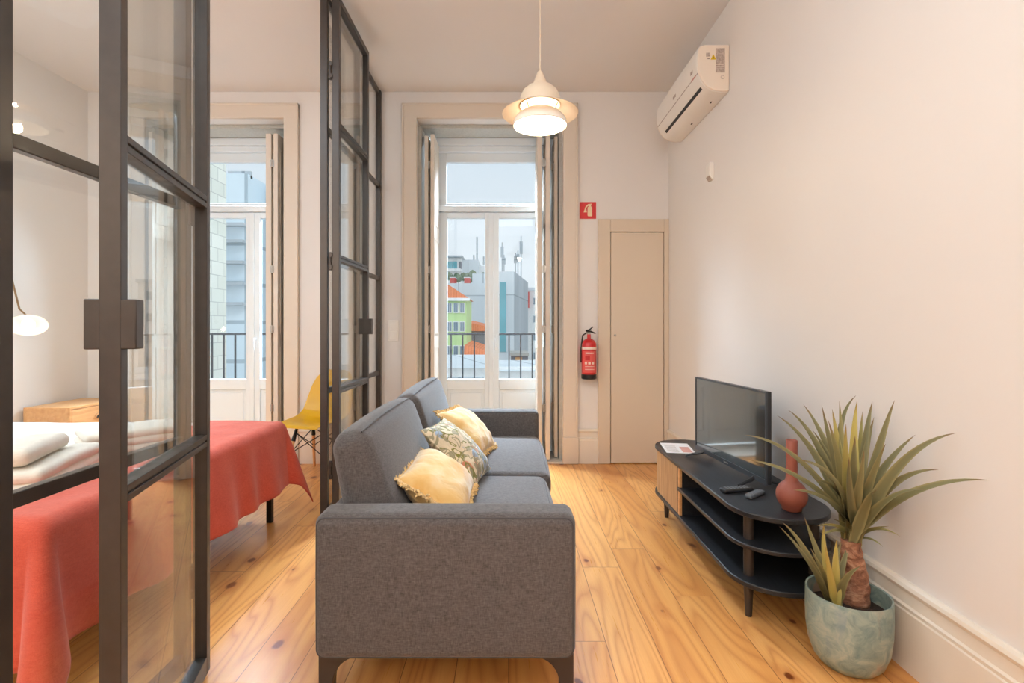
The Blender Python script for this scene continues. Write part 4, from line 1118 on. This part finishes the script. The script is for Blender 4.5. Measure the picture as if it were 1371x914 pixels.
def blade(mb, b, c, tip, w, shade, fold=0.30, n=14, col=None):
    prev = None; lay = mb.bm.loops.layers.color.get('shade') or mb.bm.loops.layers.float_color.get('shade') or mb.bm.loops.layers.float_color.new('shade')
    rows = []; side0 = None
    for i in range(n+1):
        t = i/n; p = b*(1-t)**2+c*2*t*(1-t)+tip*t*t
        d = ((c-b)*(1-t)+(tip-c)*t).normalized()
        up = Vector((0, 0, 1)); tocam = Vector((-p.x, -p.y, H-p.z)).normalized()
        s = d.cross(tocam*0.55+up*0.6+Vector((0.1, -0.2, 0)))
        if s.length < 1e-4: s = d.orthogonal()
        s.normalize()
        if side0 is not None and s.dot(side0) < 0: s = -s
        side0 = s; nrm = s.cross(d).normalized()
        ww = 0.90*w*(0.6+0.4*min(1, t/0.25))*(1-max(0, (t-0.22)/0.78))**0.85 if t < 1 else 0.0004
        ww = max(ww, 0.0006)/2
        rows.append([mb.bm.verts.new(p-s*ww+nrm*ww*fold), mb.bm.verts.new(p-nrm*ww*0.25), mb.bm.verts.new(p+s*ww+nrm*ww*fold)])
    for i in range(n):
        for k in range(2):
            f = mb.bm.faces.new((rows[i][k], rows[i][k+1], rows[i+1][k+1], rows[i+1][k]))
            for lp, tt, kk in zip(f.loops, (i, i, i+1, i+1), (k, k+1, k+1, k)):
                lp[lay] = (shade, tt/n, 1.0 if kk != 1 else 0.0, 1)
def zp(zx, zy, Y): return at(1000+zx/2.2615, 510+zy/2.2615, Y)
LV = [ # tip zx, zy, depth, ctrl zx, zy, depth, width, shade
 (-6,163,1.72, 175,185,1.80,.042,.45),(0,238,1.66, 185,262,1.76,.042,.50),(90,103,1.95,225,190,1.92,.044,.25),(124,86,2.02,240,170,1.97,.044,.30),
 (171,70,2.05,262,190,1.98,.044,.45),(227,74,1.93,262,250,1.90,.046,.35),(258,84,1.97,285,240,1.93,.048,.85),(330,44,2.03,238,120,1.98,.036,.30),
 (334,58,1.92,312,200,1.90,.052,1.0),(350,92,2.0,335,250,1.95,.040,.8),(433,62,1.97,352,180,1.94,.044,.35),(447,58,1.82,392,200,1.84,.044,.40),
 (510,163,1.76,395,250,1.80,.040,.30),(478,240,1.88,400,290,1.86,.038,.20),(648,157,1.60,440,190,1.70,.046,.35),(580,268,1.66,430,262,1.74,.042,.45),
 (762,300,1.49,490,282,1.66,.046,.45),(158,238,1.66,300,262,1.74,.060,.45),(328,165,1.78,316,300,1.80,.056,.30),(246,118,1.86,300,300,1.86,.056,.55),
 (300,130,1.80,290,280,1.82,.050,.8),(205,300,1.72,290,300,1.76,.046,.35),(395,330,1.70,370,330,1.76,.040,.3),
 (464,470,1.72,395,425,1.78,.020,.6),(412,502,1.74,372,462,1.79,.018,.6),(214,438,1.78,270,425,1.82,.022,.7),(226,466,1.74,270,440,1.79,.020,.6),(262,418,1.84,300,430,1.84,.020,.6),(430,440,1.84,380,440,1.84,.018,.6),(140,330,1.70,250,330,1.75,.040,.4),(200,150,2.0,270,240,1.95,.042,.3),(385,110,1.96,345,240,1.92,.044,.5),(420,190,1.72,370,290,1.78,.040,.45),(280,60,1.98,290,220,1.92,.040,.6),(545,330,1.58,430,310,1.70,.036,.4),(310,230,1.72,300,340,1.77,.048,.2),(355,210,1.74,340,340,1.78,.046,.5)]
m = MB(); rr = random.Random(5)
for (tx, ty, tY, cx_, cy_, cY, w_, sh) in LV:
    b = C1+Vector((rr.uniform(-.016, .016), rr.uniform(-.016, .016), rr.uniform(-0.03, 0.03)))
    tip = zp(tx, ty, tY); tip.x = min(tip.x, XR-0.012)
    blade(m, b, zp(cx_, cy_, cY), tip, w_*1.05, sh)
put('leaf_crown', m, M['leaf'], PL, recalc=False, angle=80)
LP = [(98,440,1.74,190,530,1.76,.030,.35),(108,428,1.78,175,480,1.78,.034,.5),(174,412,1.86,212,520,1.83,.034,.45),(234,428,1.84,220,540,1.83,.036,.9),(272,478,1.78,262,560,1.79,.036,.95),
      (288,478,1.86,250,590,1.84,.036,.5),(312,488,1.84,285,560,1.82,.032,.3),(345,560,1.72,285,590,1.76,.032,.3),(238,498,1.70,240,560,1.74,.038,1.0),(192,505,1.72,225,570,1.75,.036,.5),(225,520,1.9,240,560,1.86,.034,.6)]
m = MB(); B0 = Vector((1.148, 1.80, 0.215))
for (tx, ty, tY, cx_, cy_, cY, w_, sh) in LP:
    blade(m, B0+Vector((rr.uniform(-.014, .014), rr.uniform(-.014, .014), -0.01)), zp(cx_, cy_, cY), zp(tx, ty, tY), w_*1.15, sh)
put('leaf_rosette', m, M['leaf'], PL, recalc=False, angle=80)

# ================================================================== AIR CONDITIONER
AY0, AY1 = 3.27, 4.18
AC = thing('air_conditioner', 'white wall mounted air conditioner high on the right wall', 'air conditioner', (XR, 3.72, 2.70))
zt_, zb_ = 3.005, 2.705
sec = [(XR-0.001, zt_), (XR-0.16, zt_), (XR-0.185, zt_-0.006), (XR-0.200, zt_-0.03), (XR-0.2045, zt_-0.08), (XR-0.203, zt_-0.15), (XR-0.196, zt_-0.185), (XR-0.18, zt_-0.225), (XR-0.145, zt_-0.268), (XR-0.10, zt_-0.292), (XR-0.05, zb_), (XR-0.001, zb_+0.002)]
m = MB(); m.prism(sec, 'y', AY0+0.014, AY1-0.014); put('body', m, M['plastic'], AC, bevel=0.003, angle=25)
cxs = sum(p[0] for p in sec)/len(sec); czs = sum(p[1] for p in sec)/len(sec)
for ya, yb in ((AY0, AY0+0.014), (AY1-0.014, AY1)):
    m = MB(); m.prism([(XR-0.001 if x > XR-0.01 else cxs+(x-cxs)*0.985, czs+(z-czs)*0.985) for x, z in sec], 'y', ya, yb); put('end_cap', m, M['plastic_end'], AC, bevel=0.006, seg=3, angle=25)
# seam, outlet slot, marks follow the section
def on_sec(i0, f0, i1, f1, ya, yb, lift):
    P = []
    for i, f_ in ((i0, f0), (i1, f1)):
        a = Vector(sec[i]); b = Vector(sec[i+1]); p = a.lerp(b, f_); d = (b-a).normalized(); nv = Vector((d.y, -d.x))
        if nv.dot(p-Vector((cxs, czs))) < 0: nv = -nv
        P.append((p, nv))
    (p, n1), (q, n2) = P
    vs = [Vector((r.x, y, r.y)) for y in (ya, yb) for r in (p-n1*0.002, q-n2*0.002, q+n2*lift, p+n1*lift)]
    return vs, [(0, 1, 2, 3), (4, 7, 6, 5), (0, 4, 5, 1), (1, 5, 6, 2), (2, 6, 7, 3), (3, 7, 4, 0)]
def mark(name, mat, *a):
    m = MB(); m.faces_of(*on_sec(*a)); return put(name, m, M[mat], AC, smooth=False)
mark('panel_seam', 'label_grey', 5, 0.70, 5, 0.86, AY0+0.014, AY1-0.014, 0.0008)
mark('status_strip', 'paper_print', 5, 0.60, 5, 0.90, AY0+0.05, AY0+0.13, 0.001)
mark('outlet_slot', 'dark', 7, 0.45, 7, 0.82, AY0+0.06, AY1-0.10, 0.001)
mark('logo_mark', 'label_grey', 4, 0.55, 4, 0.85, 3.70, 3.76, 0.0008)
mark('mode_mark', 'label_grey', 4, 0.55, 4, 0.85, 3.36, 3.40, 0.0008)
for y in (3.42, 3.78):
    mark('screw_cap', 'dark', 9, 0.80, 9, 0.97, y, y+0.022, 0.003)
def endmark(name, mat, x0, x1, z0, z1):
    m = MB(); m.box(XR-x0, XR-x1, AY0-0.0012, AY0+0.002, zb_+z0, zb_+z1); return put(name, m, M[mat], AC, smooth=False)
lab = endmark('rating_label', 'label_grey', 0.088, 0.030, 0.12, 0.275)
for z in (0.14, 0.155, 0.170): endmark('label_line', 'plastic_end', 0.086, 0.034, z, z+0.004).location.y = -0.0004
endmark('text_mark', 'label_grey', 0.150, 0.128, 0.222, 0.246); endmark('text_mark', 'label_grey', 0.146, 0.126, 0.206, 0.215)
m = MB(); m.prism([(XR-0.122, zb_+0.203), (XR-0.086, zb_+0.203), (XR-0.104, zb_+0.237)], 'y', AY0-0.0014, AY0+0.002); wt = put('warning_triangle', m, M['warn'], AC, smooth=False)
m = MB(); m.prism([(XR-0.1065, zb_+0.210), (XR-0.1015, zb_+0.210), (XR-0.104, zb_+0.226)], 'y', AY0-0.002, AY0+0.0); put('warning_bolt', m, M['dark'], wt, smooth=False)
m = MB(); mt = Matrix.Translation((XR-0.045, AY0-0.0005, zb_+0.09)) @ Matrix.Rotation(PI/2, 4, 'X'); m.lathe([(0.010, 0.0), (0.012, 0.0), (0.012, 0.0012), (0.010, 0.0012)], mat=mt, seg=24, closed=True); put('round_mark', m, M['label_grey'], AC)

# ================================================================== SMALL WALL THINGS
t = thing('wall_sensor', 'small white wedge-shaped sensor on the right wall under the air conditioner', 'sensor', (XR, 3.55, 2.27))
m = MB(); m.prism([(XR-0.001, 2.335), (XR-0.028, 2.335), (XR-0.032, 2.325), (XR-0.032, 2.245), (XR-0.012, 2.215), (XR-0.001, 2.215)], 'y', 3.515, 3.585); put('case', m, M['plastic'], t, bevel=0.003)
m = MB(); m.faces_of([Vector(v) for v in ((XR-0.0325, 3.52, 2.243), (XR-0.0325, 3.58, 2.243), (XR-0.0135, 3.58, 2.214), (XR-0.0135, 3.52, 2.214))], [(0, 1, 2, 3)]); put('lens', m, M['label_grey'], t, smooth=False)

def wx(px, Y=YB): return (px-PX0)/F*Y
def wz(py, Y=YB): return H-(py-PY0)/F*Y
t = thing('light_switch', 'white double light switch on the wall left of the window casing', 'switch', (wx(526.7), YB, wz(442.5)))
a, b, c, d = wx(519.5), wx(534), wz(456.5), wz(428.5)
m = MB(); m.box(a, b, YB-0.010, YB, c, d); put('plate', m, M['plastic'], t, bevel=0.003)
for k in range(2):
    z0 = c+0.014+(d-c-0.028)*k/2; z1 = c+0.014+(d-c-0.028)*(k+1)/2-0.003
    m = MB(); m.box(a+0.014, b-0.014, YB-0.014, YB-0.009, z0, z1); put('rocker', m, M['plastic'], t, bevel=0.002)
t = thing('fire_extinguisher_sign', 'red square sign with a white extinguisher pictogram above the extinguisher', 'sign', (wx(787), YB, wz(281.5)))
a, b, c, d = wx(776), wx(798), wz(293), wz(270.5); cx_ = (a+b)/2; cz_ = (c+d)/2; S_ = (b-a)
m = MB(); m.box(a, b, YB-0.004, YB, c, d); put('plate', m, M['sign_red'], t, bevel=0.001)
y0, y1 = YB-0.0052, YB-0.0035
m = MB()
bod = rrect(cx_-0.02*S_, cx_+0.26*S_, cz_-0.36*S_, cz_+0.22*S_, 0.06*S_, 5); m.prism(bod, 'y', y0, y1)
m.prism([(cx_+0.04*S_, cz_+0.21*S_), (cx_+0.20*S_, cz_+0.21*S_), (cx_+0.18*S_, cz_+0.34*S_), (cx_+0.06*S_, cz_+0.34*S_)], 'y', y0, y1)
m.prism([(cx_+0.0*S_, cz_+0.33*S_), (cx_+0.24*S_, cz_+0.36*S_), (cx_+0.24*S_, cz_+0.41*S_), (cx_-0.02*S_, cz_+0.38*S_)], 'y', y0, y1)
arc = [(cx_+0.05*S_+0.20*S_*math.cos(R(x))*1.2, cz_+0.06*S_+0.28*S_*math.sin(R(x))) for x in range(95, 181, 12)]
arc2 = [(cx_+0.05*S_+0.13*S_*math.cos(R(x))*1.2, cz_+0.06*S_+0.21*S_*math.sin(R(x))) for x in range(179, 94, -12)]
for i in range(len(arc)-1): m.prism([arc[i], arc[i+1], arc2[len(arc2)-2-i], arc2[len(arc2)-1-i]], 'y', y0, y1)
m.prism([(cx_-0.20*S_, cz_+0.06*S_), (cx_-0.10*S_, cz_+0.06*S_), (cx_-0.07*S_, cz_-0.12*S_), (cx_-0.26*S_, cz_-0.12*S_)], 'y', y0, y1)
put('pictogram', m, M['sign_white'], t, smooth=False)

EX, EY = wx(788.5, 4.45), 4.45
es = F/EY
def ez(py): return H-(py-PY0)/es
FE = thing('fire_extinguisher', 'red fire extinguisher with a black foot hung on the wall under its sign', 'fire extinguisher', (EX, EY, ez(507)))
r_ = 0.0635; zb_ = ez(507); z1 = ez(500.5); zs = ez(462); zn = ez(448)
m = MB(); m.lathe([(0.0, zb_+0.03), (r_, zb_+0.03), (r_, zs)]+[(r_*math.cos(R(a)), zs+0.06*math.sin(R(a))) for a in range(15, 76, 15)]+[(0.016, zs+0.068), (0.015, zn+0.004), (0.0, zn+0.004)], (EX, EY, 0), seg=40); put('cylinder', m, M['red'], FE, angle=50)
m = MB(); m.lathe([(0.0, zb_), (r_-0.004, zb_), (r_+0.002, zb_+0.006), (r_+0.002, z1), (r_-0.002, z1+0.002), (0, z1+0.002)], (EX, EY, 0), seg=40); put('foot_ring', m, M['black_metal'], FE)
def band(name, mat, py0, py1, a0, a1, dr=0.0008):
    m = MB(); n = 16
    m.grid(lambda u, v: Vector((EX+(r_+dr)*math.cos(R(a0+(a1-a0)*u)), EY+(r_+dr)*math.sin(R(a0+(a1-a0)*u)), ez(py0)+(ez(py1)-ez(py0))*v)), n, 1)
    return put(name, m, M[mat], FE)
band('white_band', 'label_white', 467.5, 464.0, 180, 360)
band('label', 'label_red', 498, 469.5, 212, 318)
lw = band('label_heading', 'label_white', 473, 471.5, 235, 300, 0.0014)
for k, (a, b) in enumerate(((228, 246), (256, 274), (284, 302))): band('label_pictogram', 'label_white', 487, 483.6, a, b, 0.0014)
for py in (489.5, 491.5, 493.5): band('label_line', 'label_white', py+0.6, py, 230, 305, 0.0014)
band('label_emblem', 'red', 481.5, 475.5, 232, 268, 0.0014)
m = MB(); m.cyl((EX, EY, zn), (EX, EY, zn+0.026), 0.015, 0.013, 14); m.cyl((EX-0.026, EY-0.012, zn+0.018), (EX+0.01, EY-0.002, zn+0.018), 0.010, seg=10); put('valve', m, M['steel'], FE)
m = MB(); m.tube([(EX-0.024, EY-0.01, zn+0.026), (EX+0.012, EY-0.01, zn+0.030), (EX+0.055, EY-0.01, zn+0.012)], [0.009, 0.008, 0.006], 8); put('carry_handle', m, M['black_metal'], FE)
m = MB(); m.tube([(EX-0.03, EY-0.01, zn+0.036), (EX+0.0, EY-0.01, zn+0.042), (EX+0.034, EY-0.01, zn+0.070)], [0.008, 0.007, 0.005], 8); put('squeeze_lever', m, M['black_metal'], FE)
m = MB(); m.tube([(EX-0.024, EY-0.014, zn+0.018), (EX-0.055, EY-0.004, zn-0.005), (EX-0.069, EY, zs-0.04), (EX-0.069, EY, ez(485))], 0.0065, 8); put('hose', m, M['black_metal'], FE)
m = MB(); m.box(EX-0.018, EX+0.018, EY+0.05, YB, zs-0.03, zs+0.03); put('wall_bracket', m, M['red'], FE, smooth=False)

# ================================================================== PENDANT LAMP
LX, LY = 0.155, 2.53
PD = thing('pendant_lamp', 'lit cream pendant lamp with tiered metal shades hanging from the ceiling', 'lamp', (LX, LY, 2.196))
c = (LX, LY, 0)
def shade(name, prof, mat):
    m = MB(); m.lathe(prof, c, seg=64, closed=True); return put(name, m, M[mat], PD, angle=50)
shade('flared_shade', [(0.094, 2.303), (0.120, 2.291), (0.156, 2.273), (0.188, 2.254), (0.187, 2.2525), (0.155, 2.270), (0.119, 2.2875), (0.094, 2.299)], 'shade')
shade('collar', [(0.040, 2.396), (0.062, 2.384), (0.084, 2.364), (0.097, 2.338), (0.101, 2.310), (0.101, 2.292), (0.098, 2.292), (0.098, 2.310), (0.094, 2.336), (0.081, 2.360), (0.060, 2.379), (0.040, 2.390)], 'shade')
m = MB(); m.lathe([(0.0, 2.462), (0.012, 2.460), (0.016, 2.450), (0.022, 2.436), (0.034, 2.402), (0.043, 2.393), (0.0, 2.390)], c, seg=40); put('cap', m, M['shade'], PD)
dome = [(0.018, 2.280)]+[(0.133*math.sin(R(a)), 2.196+0.086*math.cos(R(a))) for a in range(15, 91, 8)]+[(0.133, 2.195)]
shade('dome_shade', dome+[(r0*0.975, z0-0.002) for r0, z0 in dome[::-1]], 'milk')
for k in range(3):
    a = R(100+120*k); m = MB(); m.tube([(LX+0.09*math.cos(a), LY+0.09*math.sin(a), 2.298), (LX+0.075*math.cos(a), LY+0.075*math.sin(a), 2.268)], 0.0025, 6); put('strut', m, M['brass'], PD)
m = MB(); m.lathe([(0.0, 2.205)]+[(0.032*math.sin(R(a)), 2.237-0.032*math.cos(R(a))) for a in range(15, 151, 15)]+[(0.014, 2.275), (0.0, 2.28)], c, seg=24); put('bulb', m, M['bulb'], PD)
m = MB(); m.tube([(LX, LY, 2.46), (LX, LY, ZC-0.02)], 0.0022, 6); put('cable', m, M['shade'], PD)
m = MB(); m.lathe([(0.0, ZC-0.03), (0.045, ZC-0.028), (0.05, ZC-0.001), (0, ZC-0.001)], c, seg=32); put('ceiling_rose', m, M['shade'], PD)

# ================================================================== LIGHT
def area(name, loc, target, sx, sy, power, color, spread=None):
    L = bpy.data.lights.new(name, 'AREA'); L.shape = 'RECTANGLE'; L.size = sx; L.size_y = sy; L.energy = power; L.color = color
    o = bpy.data.objects.new(name, L); COL.objects.link(o); o.location = loc
    d = Vector(target)-Vector(loc); o.rotation_euler = d.to_track_quat('-Z', 'Y').to_euler()
    if spread: L.spread = R(spread)
    return o
def point(name, loc, power, color, r=0.05):
    L = bpy.data.lights.new(name, 'POINT'); L.energy = power; L.color = color; L.shadow_soft_size = r
    o = bpy.data.objects.new(name, L); COL.objects.link(o); o.location = loc; return o
COOL = (0.70, 0.85, 1.0); WARM = (1.0, 0.76, 0.52); NEUT = (0.74, 0.89, 1.0)
area('sky_fill_living', (-0.165, 6.3, 4.25), (-0.1, 3.2, 0.6), 1.6, 1.4, 720, COOL, 105)  # added lamp high outside the living room window, strengthening the sky's daylight
area('sky_fill_bedroom', (-2.5, 6.3, 4.25), (-2.2, 3.2, 0.6), 1.6, 1.4, 720, COOL, 105)  # same added daylight boost outside the bedroom window
area('overhead_fill_living', (0.35, 0.4, ZC-0.03), (0.35, 0.4, 0), 1.2, 1.8, 20, NEUT)  # unseen overhead lamp added as soft fill for the sofa area
area('overhead_fill_bedroom', (-2.5, 1.4, ZC-0.03), (-2.5, 1.4, 0), 1.8, 2.2, 58, NEUT)  # soft fill added above the bed, no fixture there
area('upward_fill_living', (-0.25, -0.9, 2.1), (-0.25, -0.9, 3.3), 1.8, 1.2, 58, NEUT)  # added upward lamp behind the camera, bounces fill off the ceiling
area('upward_fill_bedroom', (-2.9, -0.2, 2.1), (-2.9, -0.2, 3.3), 1.4, 1.0, 50, NEUT)  # second added upward lamp, lifts the bedroom ceiling
area('warm_rear_fill', (-2.1, -1.5, 2.0), (0.8, 2.2, 0.7), 1.4, 1.2, 46, WARM)  # unseen warm lamp added at back left for sofa front and right wall
point('pendant_bulb', (LX, LY, 2.188), 9.0, (1.0, 0.80, 0.56), 0.03)
point('pendant_upper_bulb', (LX, LY, 2.296), 2.2, (1.0, 0.84, 0.66), 0.012)
point('wall_lamp_bulb', tuple(dc+ax*0.055), 0.8, (1.0, 0.84, 0.64), 0.03)

W = bpy.data.worlds.new('overcast_sky'); SC.world = W; W.use_nodes = True
nt = W.node_tree; nt.nodes.clear()
tc = nt.nodes.new('ShaderNodeTexCoord'); sp = nt.nodes.new('ShaderNodeSeparateXYZ'); nt.links.new(tc.outputs['Generated'], sp.inputs[0])
rp = nt.nodes.new('ShaderNodeValToRGB'); nt.links.new(sp.outputs[2], rp.inputs[0])
cr = rp.color_ramp; cr.elements[0].position = 0.0; cr.elements[0].color = (0.86, 0.91, 0.94, 1); cr.elements[1].position = 0.45; cr.elements[1].color = (0.72, 0.84, 0.94, 1)
bg = nt.nodes.new('ShaderNodeBackground'); bg.inputs[1].default_value = 1.0; nt.links.new(rp.outputs[0], bg.inputs[0])
ow = nt.nodes.new('ShaderNodeOutputWorld'); nt.links.new(bg.outputs[0], ow.inputs[0])
area('outdoor_fill', (6, 2, 24), (0, 26, -2), 14, 14, 3800, (0.93, 0.97, 1.0))  # added high area lamp brightening the buildings outside

# ================================================================== CAMERA
cam = bpy.data.cameras.new('camera'); co = bpy.data.objects.new('camera', cam); COL.objects.link(co)
co.location = (0, 0, H); co.rotation_euler = (PI/2, 0, 0)
cam.sensor_fit = 'HORIZONTAL'; cam.sensor_width = 36.0; cam.lens = 36.0*F/1371.0
cam.shift_x = (685.5-PX0)/1371.0; cam.shift_y = (PY0-457.0)/1371.0
cam.clip_start = 0.02; cam.clip_end = 300
SC.camera = co
SC.view_settings.view_transform = 'Standard'
SC.view_settings.look = 'None'
SC.view_settings.exposure = 0.0
SC.cycles.max_bounces = 10; SC.cycles.diffuse_bounces = 5; SC.cycles.glossy_bounces = 5; SC.cycles.transparent_max_bounces = 24
SC.cycles.sample_clamp_indirect = 6.0; SC.cycles.caustics_reflective = False; SC.cycles.caustics_refractive = False
SC.cycles.use_denoising = True
